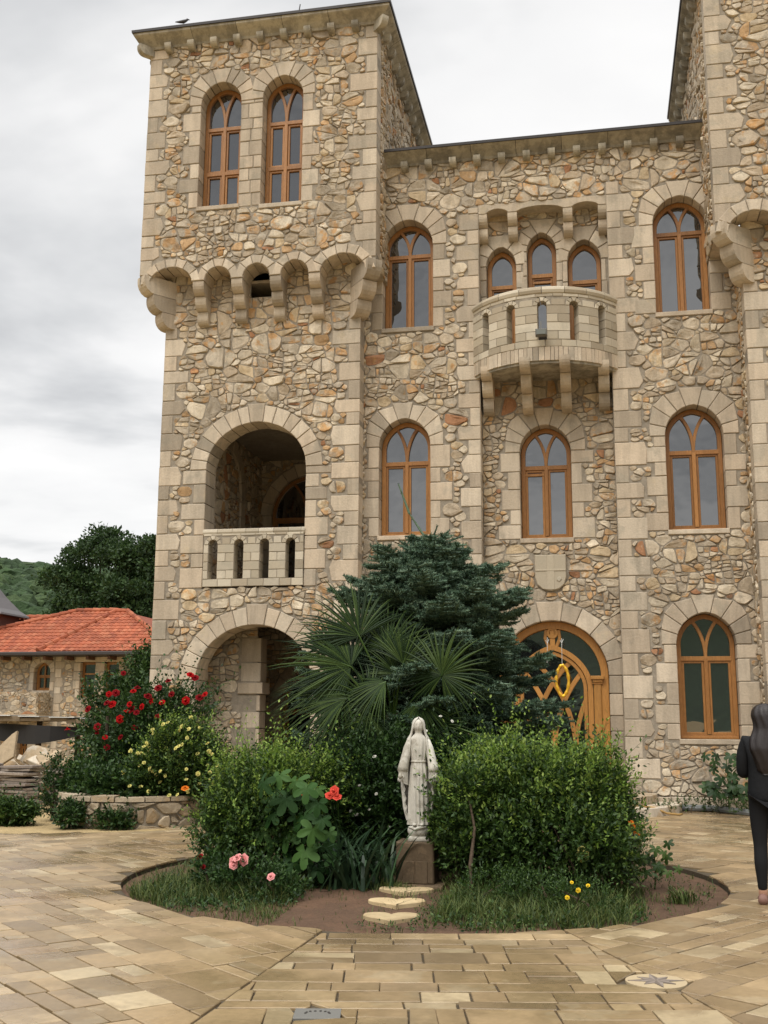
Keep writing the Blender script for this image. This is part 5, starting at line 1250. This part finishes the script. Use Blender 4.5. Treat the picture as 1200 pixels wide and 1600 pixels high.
ys = bush('flowering_shrub', 'rounded shrub dotted with pale yellow blossoms on the planter', 'shrub', [(-6.35, 16.15, .85, .62, .5, .62), (-6.75, 16.1, .65, .35, .4, .4), (-5.95, 16.2, .65, .35, .4, .45)], 4200, (.055, .03), 'hedge', 'hedge_young', nl=7, stems=9, tl=(.1, .22))
yp = []
P, Dn, rr = shell([(-6.35, 16.15, .85, .62, .5, .62), (-6.75, 16.1, .65, .35, .4, .4), (-5.95, 16.2, .65, .35, .4, .45)], 1500, .97)
for p, d in zip(P, Dn):
    if d[1] < .1 and p[2] > .45 and len(yp) < 95 and all((p[0]-q[0])**2+(p[2]-q[2])**2 > .0035 for q in yp): yp.append((p[0]+d[0]*.09, p[1]+d[1]*.1-.03, p[2]+d[2]*.1))
flowers(ys, 'lemon', .030, yp); flowers(ys, 'orange', .06, [(-6.02, 15.55, .56)], 'larger orange yellow rose bloom')
bush('green_groundcover', 'low dark leafy plants filling the left side of the planter', 'plant', [(-7.9, 16.3, .45, .4, .4, .25), (-7.4, 16.0, .48, .45, .35, .22), (-6.95, 15.9, .5, .35, .3, .2), (-8.1, 16.7, .5, .3, .4, .3)], 1700, (.085, .05), 'rose_leaf', 'hedge', nl=6, stems=4)
bush('shrub', 'loose green shrub left of the planter, growing up past its corner', 'shrub', [(-8.45, 16.3, .45, .16, .2, .45)], 260, (.06, .03), 'dark_leaf', nl=7, stems=3)
for i, (x, y, sx_, sz_, lab) in enumerate(((-7.62, 15.22, .15, .24, 'tufted weed against the planter wall, left of centre'), (-7.0, 15.32, .26, .16, 'spreading weed against the planter wall, right of centre'), (-8.75, 15.45, .36, .24, 'wide grassy bush at the left foot of the planter'))):
    bush('weed_clump', lab, 'plant', [(x, y, sz_*.55, sx_, .2, sz_*.55)], (260, 340, 620)[i], (.07, .035), ('rose_leaf', 'rose_leaf', 'hedge')[i], nl=6, stems=3, tl=(.08, .18))
bush('shrub', 'dark green shrub between the tower foot and the far building', 'shrub', [(-9.6, 21.6, 1.3, .9, .7, 1.1), (-9.3, 22.4, 2.3, .7, .6, .8), (-8.9, 20.9, .6, .5, .5, .6)], 3000, (.10, .06), 'rose_leaf', 'hedge', nl=7, stems=6, tl=(.2, .4))
# ================================================================ stone yard: stacked slabs, heap, canopy
random.seed(21); n_ = 0
slab_meshes = []
for q in range(6):
    g = G(); P = [(.45*math.cos(t)*random.uniform(.85, 1.12), .33*math.sin(t)*random.uniform(.85, 1.12)) for t in (.5, 1.2, 2.2, 3.0, 3.7, 4.6, 5.5)]
    prism(g, Fr((0, 0, 0), (1, 0, 0), (0, 1, 0), (0, 0, 1)), P, .045, 0, .008, None, 0, 0, back=True, bow=.004); o = g.build('flat_stone', [M['slate']]); slab_meshes.append(o.data); bpy.data.objects.remove(o)
for si, (sx_, sy_, n, tilt, nm) in enumerate(((-11.25, 18.55, 15, .05, 'left'), (-10.45, 18.75, 14, -.04, 'middle'), (-9.75, 19.3, 13, .02, 'right'))):
    for k_ in range(n):
        o = bpy.data.objects.new('flat_stone', random.choice(slab_meshes)); COL.objects.link(o)
        o.location = (sx_+random.uniform(-.05, .05)+tilt*k_*.1, sy_+random.uniform(-.05, .05), -.03+k_*.053); o.rotation_euler = (random.uniform(-.02, .02), tilt*.6+random.uniform(-.03, .03), random.uniform(-.15, .15)+(PI if random.random() < .5 else 0))
        tag(o, 'thin grey brown stone slab lying in the %s stack of slabs' % nm, 'flat stone', 'slabs stacked in the %s pile' % nm)
def rock_slab(x, y, z, w, h, t, rot, label, mat='slab_pale', grp=None, pts=None):
    P = pts or [(w*math.cos(a)*random.uniform(.7, 1.1), h*math.sin(a)*random.uniform(.7, 1.1)) for a in sorted(random.uniform(0, 2*PI)+0*i for i in range(3))+[.3, 1.7, 3.2, 4.6]]
    P = sorted(P, key=lambda p: math.atan2(p[1], p[0])) if not pts else P
    g = G(); prism(g, Fr((0, 0, 0), (1, 0, 0), (0, 1, 0), (0, 0, 1)), P, t/2, -t/2, .01, None, 0, 0, back=True, bow=.006); o = g.build('flat_stone', [M[mat]]); o.location = (x, y, z); o.rotation_euler = rot
    tag(o, label, 'flat stone', grp)
for i in range(34):
    x = random.uniform(-13.0, -10.0); y = random.uniform(20.2, 22.0); z = random.uniform(.15, .75)*(1-abs(x+11.6)/3.2)+.1
    rock_slab(x, y, z, random.uniform(.25, .55), random.uniform(.2, .4), random.uniform(.06, .14), (random.uniform(-.7, .7), random.uniform(-.5, .5), random.uniform(0, 3)), 'rough broken stone slab tipped into the jumbled heap', grp='broken slabs in the jumbled heap')
for i in range(8):
    x = random.uniform(-12.3, -10.4); rock_slab(x, 20.0, random.uniform(.5, .85), .35, .25, .1, (random.uniform(.5, 1.3), random.uniform(-.5, .5), random.uniform(-.6, .6)), 'rough broken stone slab tipped into the jumbled heap', grp='broken slabs in the jumbled heap')
rock_slab(-11.45, 19.7, .88, 1, 1, .06, (1.25, -.1, -.15), 'large pale triangular stone slab leaning on top of the heap', pts=[(-.5, -.28), (.05, -.26), (.36, -.1), (.33, .42), (.22, .36)])
cn = thing('work_canopy', 'low flat board canopy with a dark sheet hanging under it above the stone heap', 'canopy', (-12.5, 24, 0))
g = G()
for i in range(9):
    x = -2.6+i*.57; box(g, x, x+.6, -1.2, 1.2, 1.52+.02*(i % 3)-.012*i, 1.62+.015*(i % 2)-.012*i, bev=.01)
g.build('board', [M['tarp']], cn)
g = G()
for i in range(7): x = -2.6+i*.75; box(g, x+.02, x+.62+random.uniform(-.1, .1), -1.26, -.6, 1.645-.018*i, 1.665-.018*i)
g.build('white_sheet', [M['string']], cn)
g = G(); n = 14; vs = [(-2.7+5.0*i/n, -1.15, z) for z in (0, 1) for i in range(n+1)]
vs = [(-2.7+4.9*i/n, -1.1+.15*math.sin(i*1.3), (1.5-.012*i) if k_ == 0 else .95+.12*math.sin(i*.6)+.02*i) for k_ in (0, 1) for i in range(n+1)]
g.add(vs, [[i, i+1, n+2+i, n+1+i] for i in range(n)], .5); g.build('dark_sheet', [M['tarp_dark']], cn)
for x in (-2.5, 0, 2.3):
    for y in (-1.0, .9): g = G(); box(g, x, x+.09, y, y+.1, -.3, 1.5); g.build('post', [M['bark']], cn)
# ================================================================ red roofed building behind on the left
hb = thing('farm_building', 'long rubble stone building with a red clay tile hip roof', 'building', (-22, 42, -1.2)); HL = Vector(hb.location)
def off(o): o.location = -HL; return o
F = Face(front(42), (-26.5, -1.2, -15.5, 4.1)); random.seed(33)
win = [(-21.02, -20.36, 2.42, 3.86), (-19.95, -19.32, 2.40, 3.86)]; ops = []
for x0, x1, z0, z1 in win:
    P = [(x0, z0), (x1, z0), (x1, z1), (x0, z1)]; F.holes.append(P); F.ex.append(P)
    for z in np.arange(z0-.02, z1-.1, .36): F.block(x0-random.choice((.2, .3)), x0, z, z+.355, .03, -.3); F.block(x1, x1+random.choice((.2, .3)), z, z+.355, .03, -.3)
    F.block(x0-.25, x1+.25, z1, z1+.22, .03, -.3)
wa = F.opening(-23.1, -22.37, 2.70, 3.85, w=.2, nv=7, depth=.3, jl=(.15, .2), jh=(.2, .3)); wl = F.opening(-23.66, -23.2, -.4, 1.2, w=.18, nv=5, depth=.3); F.quoins(-22.15, 1, -.3, 4.1, hr=(.3, .45), lo=(.2, .3), hi=(.35, .45))
F.finish('wall', hb, tiers=[(.17, 1), (.125, 6), (.09, 14)], h=.03, gap=.016)
for c in list(hb.children): off(c)
def farm_window(x0, x1, z0, z1, rows=3):
    g = G(); fr = F.fr
    ribbon(g, fr, [(x0+.05, z0+.05), (x1-.05, z0+.05), (x1-.05, z1-.05), (x0+.05, z1-.05)], .1, -.2, -.28, True)
    for i in range(1, rows): z = z0+(z1-z0)*i/rows; ribbon(g, fr, [(x0+.05, z), (x1-.05, z)], .06, -.2, -.28)
    w = off(g.build('window', [M['wood']], hb)); h = G(); box(h, x0, x1, 42.26, 42.27, z0, z1); h.build('pane', [M['glass']], w)
for a in win: farm_window(*a)
for o_, t in ((wa, 3.3), (wl, .4)): 
    w = window(F, o_, hb, style='L', trans=t); off(w)
    g = G(); ribbon(g, F.fr, [(o_['cx'], o_['sill']), (o_['cx'], o_['top']-.02)], .06, -.255, -.34); g.build('mullion', [M['wood']], w)
# balcony parapet in front of the left half
bp = Face(front(41.0), (-26.5, 1.72, -22.35, 2.62))
for x in (-24.6, -23.75, -22.9, -25.45): bp.holes.append([(x-.13, 1.85), (x+.13, 1.85), (x+.13, 2.3), (x, 2.42), (x-.13, 2.3)]); bp.ex.append(bp.holes[-1])
o = bp.finish('balcony_parapet', hb, tiers=[(.12, 8), (.08, 18)], h=.03); off(o)
SP_ = Face(rightside(-22.32), (41.0, 1.72, 42.0, 2.6)); off(SP_.finish('balcony_parapet', hb, tiers=[(.12, 8), (.08, 18)], h=.03))
g = G(); box(g, -26.5, -22.3, 40.95, 42, 1.6, 1.72); off(g.build('balcony_slab', [M['ashlar']], hb))
g = G(); box(g, -24.3, -24.0, 41.1, 41.4, -1.2, 1.6); box(g, -26.4, -26.1, 41.1, 41.4, -1.2, 1.6); off(g.build('balcony_pillar', [M['ashlar']], hb))
def tiles(g, O, along, up, poly):
    """clay pantiles laid on one roof plane; poly in (u, v) along/up coordinates"""
    O, A, U_ = Vector(O), Vector(along).normalized(), Vector(up).normalized(); Nn = A.cross(U_); umin = min(p[0] for p in poly); umax = max(p[0] for p in poly); vmax = max(p[1] for p in poly)
    v = 0.
    while v < vmax:
        u = umin
        while u < umax:
            if inpoly((u+.11, v+.15), poly):
                rr = random.random(); vs = []
                for q in range(6):
                    du = .22*q/5; hgt = .035*math.sin(PI*q/5*1.0)+(.0)
                    for vv, e in ((-.02, .028), (.34, .0)): vs.append(O+A*(u+du)+U_*(v+vv)+Nn*(hgt+e+.01))
                vs += [O+A*(u+.22*q/5)+U_*(v-.02)+Nn*(.0) for q in range(6)]
                g.add(vs, [[2*q, 2*q+2, 2*q+3, 2*q+1] for q in range(5)]+[[12+q, 13+q, 2*q+2, 2*q] for q in range(5)], rr)
            u += .22
        v += .31
def roof(name, eave, ridge, z0=4.25):
    """eave: (x0, x1, y), ridge: (x0, x1, y, z)"""
    g = G(); x0, x1, y = eave; r0, r1, ry, rz = ridge; up = Vector((0, ry-y, rz-z0)); L = up.length
    poly = [(0, 0), (x1-x0, 0), (r1-x0, L), (r0-x0, L)]; tiles(g, (x0, y, z0), (1, 0, 0), up, poly)
    k_ = len(g.f); g.add([(x0, y, z0-.03), (x1, y, z0-.03), (r1, ry, rz-.03), (r0, ry, rz-.03)], [[0, 1, 2, 3]], .5)
    for a, b in (((x0, y, z0), (r0, ry, rz)), ((r0, ry, rz), (r1, ry, rz)), ((r1, ry, rz), (x1, y, z0))):
        a, b = Vector(a), Vector(b); n = max(1, int((b-a).length/.38))
        for i in range(n):
            p, q = a.lerp(b, i/n), a.lerp(b, (i+1.08)/n); tube(g, [p+Vector((0, 0, .05)), q+Vector((0, 0, .04))], [.12, .10], 8)
    return off(g.build(name, [M['tile']], hb))
roof('roof', (-22.6, -16.6, 41.25), (-20.92, -20.35, 44.8, 6.2)); roof('roof', (-29.5, -22.2, 41.75), (-22.95, -21.0, 45.2, 6.28), 4.22); roof('roof', (-32, -23.0, 42.5), (-30, -23.8, 46.0, 6.1), 4.3)
g = G(); g.add([(-20.92, 44.9, 6.1), (-20.35, 44.9, 6.1), (-20.4, 52, 6.0), (-30, 52, 5.9), (-30, 46.2, 5.95)], [[0, 1, 2, 3, 4]], .5); g.add([(-16.6, 41.25, 4.22), (-16.6, 52, 4.2), (-20.35, 52, 6.15), (-20.35, 44.8, 6.17)], [[0, 1, 2, 3]], .5); off(g.build('rear_roof', [M['tile']], hb))
g = G(); box(g, -29.5, -16.55, 41.12, 41.26, 4.10, 4.24, bev=.02); box(g, -29.5, -16.6, 41.3, 42, 4.08, 4.14); off(g.build('gutter', [M['metal_dark']], hb))
for x in np.arange(-26.2, -16.6, .95):
    g = G(); box(g, x, x+.12, 41.35, 42.0, 3.93, 4.07); off(g.build('rafter_end', [M['wood_dark']], hb))
g = G(); box(g, -26.5, -15.5, 42.4, 42.6, -1.2, 4.1); box(g, -15.6, -15.5, 42, 50, -1.2, 4.1); off(g.build('inner_wall', [M['mortar']], hb))
tw = thing('roof_turret', 'small dark red boarded turret with a grey metal roof at the left edge', 'turret', (-26.5, 44.5, 3.95))
g = G(); box(g, -1.2, .62, -.9, .9, 0, 2.2)
for x in np.arange(-1.15, .6, .16): box(g, x, x+.02, -.925, -.9, 0, 2.2)
g.build('boarding', [M['brickred']], tw); g = G(); lathe(g, [(2.0, 2.1), (1.95, 2.18), (1.5, 2.4), (.8, 2.95), (.12, 3.6), (.02, 3.7)], 4, (-.29, 0, 0)); o = g.build('metal_roof', [M['zinc']], tw); 
for v in o.data.vertices:
    x, y = v.co.x+.29, v.co.y; v.co.x, v.co.y = (x-y)*.62-.29, (x+y)*.62
# ================================================================ trees, hills, forest
def leafy_tree(name, label, base, crown, nleaf, ls, H, seed, group=None):
    rs = np.random.RandomState(seed); b = thing(name, label, 'tree', base, 0, group); w = G(); rnd_ = random.Random(seed)
    tube(w, [(0, 0, -.3), (.1, 0, H*.3), (0, .1, H*.6)], [.38, .26, .14], 9)
    cl = []
    for (x, y, z, r_) in crown:
        tube(w, [(0, .05, H*.32), (x*.5, y*.5, z*.55+H*.12), (x, y, z)], [.15, .09, .03], 6)
        n = max(5, int(r_*r_*5.5))
        for i in range(n):
            d = unit(rs.normal(size=3)); d[2] = abs(d[2])*.9-.25; q = np.array([x, y, z])+d*r_*rs.uniform(.55, 1.); cl.append((q, rs.uniform(.45, .95)))
    w.build('trunk', [M['bark']], b); C = np.array([c[0] for c in cl]); Rr = np.array([c[1] for c in cl]); idx = rs.choice(len(cl), nleaf); d = unit(rs.normal(size=(nleaf, 3)))
    P = C[idx]+d*(Rr[idx]*rs.rand(nleaf)**.4)[:, None]*np.array([1.15, 1.15, .7]); g = G(); leafq(g, P, unit(d+rs.normal(size=d.shape)*.8+np.array([0, 0, .2])), ls*rs.uniform(.7, 1.2, nleaf), ls*.62, 0, np.clip(rs.rand(len(cl))[idx]*.65+rs.rand(nleaf)*.35, 0, 1), cup=.1)
    g.build('crown', [M['tree_leaf']], b); return b
leafy_tree('broadleaf_tree', 'large dark spreading tree behind the red roof', (-29.3, 60, -.5), [(-1.8, 0, 10.2, 1.7), (.2, 0, 12.2, 1.7), (1.6, -.3, 11.2, 1.7), (-.6, -.5, 9.0, 2.2), (1.8, 0, 8.2, 2.1), (-1.6, 0, 7.2, 1.8), (.3, -1, 7.2, 2.2), (-.9, 0, 11.6, 1.3), (2.5, -.3, 6.3, 1.9), (-1.2, 0, 5.4, 2.0), (1, 0, 5, 2)], 34000, .23, 11, 3)
leafy_tree('broadleaf_tree', 'second dark tree close beside the castle tower', (-25.8, 58, -.5), [(-.6, 0, 11.0, 1.3), (.8, 0, 11.3, 1.5), (1.9, 0, 10.3, 1.6), (.0, -.5, 9.2, 1.8), (1.6, 0, 8.3, 2.0), (-.9, 0, 7.6, 1.7), (.6, -.6, 6.6, 2.1), (2.4, 0, 6.3, 1.8), (0, 0, 4.8, 2.2)], 28000, .23, 10, 8)
leafy_tree('broadleaf_tree', 'lower dark tree between the two taller trees and the roof', (-28.0, 63, -.5), [(-3, 0, 6.2, 2.2), (0, 0, 7.4, 2.4), (2.6, 0, 7.0, 2.2), (5, 0, 6.5, 2.2), (1, 0, 5.2, 2.4), (-5.2, 0, 5.2, 1.8)], 14000, .26, 6, 12)
g = G(); NA, NRr = 160, 22; vs = []
def hillz(x, y):
    r_ = math.hypot(x, y); t = math.atan2(x, y); k_ = min(max((r_-170)/260, 0), 1); k_ = k_*k_*(3-2*k_)
    return -2+k_*(66+7*math.sin(t*3+.4)+4*math.sin(t*7+1)+2.5*math.sin(t*17)+3*math.sin(r_*.02+t*4))
for j in range(NRr):
    r_ = 150+(620-150)*j/(NRr-1)
    for i in range(NA): t = 2*PI*i/NA; x, y = r_*math.sin(t), r_*math.cos(t); vs.append((x, y, hillz(x, y)))
g.add(vs, [[j*NA+i, j*NA+(i+1) % NA, (j+1)*NA+(i+1) % NA, (j+1)*NA+i] for j in range(NRr-1) for i in range(NA)], .5)
tag(g.build('hills', [M['hillground']], None, True), kind='structure')  # ring also runs unseen behind the camera, added there to darken pane reflections
g = G(); rs = np.random.RandomState(4)
ico = bpy.data.meshes.new('t'); import bmesh; bm = bmesh.new(); bmesh.ops.create_icosphere(bm, subdivisions=2, radius=1); IV = np.array([v.co[:] for v in bm.verts]); IF = np.array([[v.index for v in f.verts] for f in bm.faces]); bm.free(); bpy.data.meshes.remove(ico)
for i in range(1500):
    t = rs.uniform(-.66, -.36); r_ = rs.uniform(215, 470); x, y = r_*math.sin(t), r_*math.cos(t); R_ = rs.uniform(1.8, 4.4)
    V = IV*(1+rs.uniform(-.22, .22, (len(IV), 1)))*np.array([R_, R_, R_*.85])+np.array([x, y, hillz(x, y)+R_*.35]); g.quads(V[IF], np.full(len(IF), rs.rand()))
tag(g.build('forest', [M['forest']]), kind='stuff')
# bird on the eaves
g = G(); bird = thing('bird', 'small dark bird perched on the tower eaves', 'bird', (-8.33, 19.62, 16.15), .5)
bv = [(-.16, .0, .05, .008), (-.06, 0, .075, .03), (.02, 0, .10, .042), (.07, 0, .135, .03), (.095, 0, .165, .027), (.125, 0, .168, .012), (.155, 0, .163, .002)]
tube(g, [v[:3] for v in bv], [v[3] for v in bv], 8); tube(g, [(.01, .015, .07), (.01, .015, 0)], .004, 4); tube(g, [(.01, -.015, .07), (.01, -.015, 0)], .004, 4); g.build('body', [M['metal_dark']], bird, True)
# ================================================================ person
pe = thing('person', 'woman seen from behind at the right edge, long dark hair, black jacket and black leggings', 'person', (1.45, 10.42, 0), math.radians(-8))
def skinned(name, verts, edges, mat, parent, root=0, sub=2):
    """one continuous skinned surface: verts = [(x, y, z, rx, ry)], edges between them"""
    me = bpy.data.meshes.new(name); me.from_pydata([v[:3] for v in verts], edges, []); me.materials.append(mat); o = bpy.data.objects.new(name, me); COL.objects.link(o); o.parent = parent
    sm = o.modifiers.new('skin', 'SKIN'); sm.use_smooth_shade = True
    for i, v in enumerate(verts): d_ = me.skin_vertices[0].data[i]; d_.radius = (v[3], v[4]); d_.use_root = (i == root)
    ss = o.modifiers.new('sub', 'SUBSURF'); ss.levels = ss.render_levels = sub
    return o
vb = [(0, 0, .98, .135, .11), (0, 0, 1.08, .115, .095), (0, .0, 1.2, .125, .10), (0, .0, 1.34, .14, .10), (0, 0, 1.43, .07, .065), (0, .01, 1.50, .052, .055), (0, .02, 1.58, .072, .085), (0, .01, 1.66, .070, .085)]
eb = [(i, i+1) for i in range(7)]
def limb(a, chain):
    i0 = len(vb)
    for c in chain: vb.append(c)
    eb.append((a, i0)); eb.extend((i0+i, i0+i+1) for i in range(len(chain)-1)); return len(vb)-1
for sg in (-1, 1):
    w_ = limb(3, [(sg*.155, 0, 1.38, .052, .05), (sg*.20, .0, 1.24, .043, .043), (sg*.21, .02, 1.10, .038, .038), (sg*.17, .13, 1.12, .033, .03), (sg*.10, .22, 1.17, .024, .02), (sg*.075, .25, 1.185, .034, .016)])
    for k_ in range(4): limb(w_, [(sg*(.055-.004*k_), .265, 1.20+.016*(k_-1.5), .0085, .0085), (sg*(.02+.003*k_), .275, 1.205+.016*(k_-1.5), .008, .008), (sg*(.0+.004*k_), .255, 1.20+.015*(k_-1.5), .0065, .0065)])
    limb(w_, [(sg*.075, .255, 1.225, .010, .010), (sg*.055, .265, 1.25, .0085, .0085)])
    f_ = .07*sg
    limb(0, [(sg*.085, .0, .86, .085, .09), (sg*.092, .02+f_*.3, .66, .066, .072), (sg*.092, .02+f_*.6, .48, .050, .055), (sg*.094, -.015+f_*.8, .34, .049, .056), (sg*.094, -.01+f_, .18, .034, .038), (sg*.094, -.01+f_, .08, .033, .042), (sg*.098, .09+f_, .04, .038, .028), (sg*.10, .16+f_, .03, .034, .022)])
skinned('body', vb, eb, M['skin'], pe)
vj = [(0, 0, .82, .20, .155), (0, 0, .93, .195, .15), (0, 0, 1.05, .185, .14), (0, 0, 1.18, .175, .13), (0, 0, 1.32, .175, .125), (0, 0, 1.42, .11, .09), (0, 0, 1.48, .075, .07)]
ej = [(i, i+1) for i in range(6)]
for sg in (-1, 1):
    i0 = len(vj); vj += [(sg*.17, 0, 1.385, .072, .07), (sg*.205, .0, 1.24, .064, .062), (sg*.215, .02, 1.10, .058, .056), (sg*.165, .13, 1.115, .048, .045), (sg*.115, .205, 1.16, .040, .036)]
    ej += [(4, i0)]+[(i0+i, i0+i+1) for i in range(4)]
skinned('jacket', vj, ej, M['black'], pe)
vl = [(0, 0, .98, .15, .125)]; el_ = []
for sg in (-1, 1):
    f_ = .07*sg; i0 = len(vl); vl += [(sg*.088, .0, .86, .096, .102), (sg*.094, .02+f_*.3, .66, .076, .082), (sg*.094, .02+f_*.6, .48, .058, .063), (sg*.096, -.015+f_*.8, .34, .057, .064), (sg*.095, -.01+f_, .18, .043, .046), (sg*.095, -.01+f_, .10, .040, .045)]
    el_ += [(0, i0)]+[(i0+i, i0+i+1) for i in range(5)]
skinned('leggings', vl, el_, M['black2'], pe)
for sg in (-1, 1):
    f_ = .07*sg; g = G(); c = [(-.07, .035, .045), (-.03, .05, .042), (.04, .045, .045), (.11, .034, .05), (.18, .025, .042), (.205, .018, .02)]
    vs = []; 
    for y, h, w in c:
        for q in range(10): t = 2*PI*q/10; vs.append((sg*.098+w*math.cos(t)*.95, f_+y, h+.002+h*math.sin(t)*.98))
    g.add(vs, [[i*10+q, i*10+(q+1) % 10, (i+1)*10+(q+1) % 10, (i+1)*10+q] for i in range(5) for q in range(10)]+[list(range(10))[::-1], [50+q for q in range(10)]], .5); g.build('shoe', [M['shoe']], pe, True)
g = G(); tabh = [(1.725, .02, .02, .01), (1.715, .055, .06, .01), (1.68, .088, .10, .01), (1.62, .102, .112, .0), (1.56, .105, .105, -.015), (1.50, .11, .085, -.04), (1.42, .13, .07, -.07), (1.32, .135, .06, -.10), (1.22, .115, .045, -.115), (1.14, .08, .03, -.12), (1.10, .03, .015, -.12)]
vs = []
for i in range(34):
    z = 1.725-(1.725-1.10)*i/33
    for a, b in zip(tabh, tabh[1:]):
        if a[0] >= z >= b[0]-1e-6: f = (a[0]-z)/(a[0]-b[0]); rx, ry, yo = [p+(q-p)*f for p, q in zip(a[1:], b[1:])]; break
    for q in range(40):
        t = 2*PI*q/40; k_ = 1+.05*math.sin(t*9+z*14)+.03*math.sin(t*17-z*9); fr_ = .45 if (math.sin(t) > .45 and z < 1.66) else 1.
        vs.append((rx*k_*math.cos(t)+.01*math.sin(z*22), yo+ry*k_*math.sin(t)*fr_, z))
g.add(vs, [[i*40+q, i*40+(q+1) % 40, (i+1)*40+(q+1) % 40, (i+1)*40+q] for i in range(33) for q in range(40)]+[list(range(40)), [33*40+q for q in range(40)][::-1]], .5); g.build('hair', [M['hair']], pe, True)
# ================================================================ camera, sun, sky
def setup():
    f, pt, yw, rl = 1695., .1901, -.1946, .00615
    cy, sy, cp, sp_ = math.cos(yw), math.sin(yw), math.cos(pt), math.sin(pt)
    fw = Vector((sy*cp, cy*cp, sp_)); rt = Vector((cy, -sy, 0)); up = rt.cross(fw)
    r = rt*math.cos(rl)+up*math.sin(rl); u = -rt*math.sin(rl)+up*math.cos(rl)
    cam = bpy.data.cameras.new('camera'); co = bpy.data.objects.new('camera', cam); COL.objects.link(co)
    m = Matrix((r, u, -fw)).transposed().to_4x4(); m.translation = Vector((0, 0, 1.55)); co.matrix_world = m
    cam.sensor_fit = 'VERTICAL'; cam.sensor_height = 36; cam.lens = 36*f/1600; cam.clip_end = 5000; cam.clip_start = .05
    SC.camera = co
    el, az = math.radians(52), math.radians(200)                          # sun direction: from behind the camera, a little to the left
    s = bpy.data.lights.new('sun', 'SUN'); s.energy = 1.5; s.angle = math.radians(35); s.color = (1, .95, .87)
    so = bpy.data.objects.new('sun', s); COL.objects.link(so)
    dv = Vector((math.sin(az)*math.cos(el), math.cos(az)*math.cos(el), math.sin(el)))
    so.rotation_euler = dv.to_track_quat('Z', 'Y').to_euler()
    w = bpy.data.worlds.new('World'); SC.world = w; w.use_nodes = True; nt = w.node_tree; bg = nt.nodes['Background']
    sk = nd(nt, 'ShaderNodeTexSky', _sky_type='NISHITA'); sk.sun_disc = False; sk.sun_elevation = el; sk.sun_rotation = az
    tc = nd(nt, 'ShaderNodeTexCoord').outputs['Generated']; sx = nd(nt, 'ShaderNodeSeparateXYZ', i0=tc)
    zc = mth(nt, 'MAXIMUM', sx.outputs[2], 0.0); zz = mth(nt, 'ADD', zc, .12)
    px_ = mth(nt, 'DIVIDE', sx.outputs[0], zz); py_ = mth(nt, 'DIVIDE', sx.outputs[1], zz)
    v = nd(nt, 'ShaderNodeCombineXYZ', i0=px_, i1=py_, i2=0.).outputs[0]
    n1 = nd(nt, 'ShaderNodeTexNoise', Vector=nd(nt, 'ShaderNodeMapping', i0=v, Location=CLOUD, Scale=(.55, .9, 1)).outputs[0], Scale=1.1, Detail=6, Roughness=.5, Distortion=.4)
    n2 = nd(nt, 'ShaderNodeTexNoise', Vector=v, Scale=3.2, Detail=5)
    f_ = mth(nt, 'ADD', n1.outputs[0], mth(nt, 'MULTIPLY', mth(nt, 'SUBTRACT', n2.outputs[0], .5), .18))
    c = ramp(nt, f_, [(.34, (.48, .485, .50)), (.44, (.68, .685, .69)), (.52, (.88, .875, .87)), (.66, (1., .99, .975))])
    gain = nd(nt, 'ShaderNodeMapRange', i0=zc, i1=.60, i2=1., i3=.80, i4=2.5, _interpolation_type='SMOOTHSTEP').outputs[0]                          # overcast sky: brighter overhead than at the horizon
    c = mixc(nt, 1., c, nd(nt, 'ShaderNodeCombineXYZ', i0=gain, i1=gain, i2=gain).outputs[0], 'MULTIPLY')
    c = mixc(nt, 1., c, (10*SKYK, 10*SKYK, 10*SKYK), 'MULTIPLY')
    c = mixc(nt, .95, sk.outputs[0], c)
    nt.links.new(c, bg.inputs[0]); bg.inputs[1].default_value = .1
    SC.view_settings.view_transform = 'Standard'; SC.view_settings.look = 'None'; SC.view_settings.exposure = EXPO; SC.view_settings.gamma = 1
CLOUD = (0, 0, 0); SKYK = .98; EXPO = .48
setup()
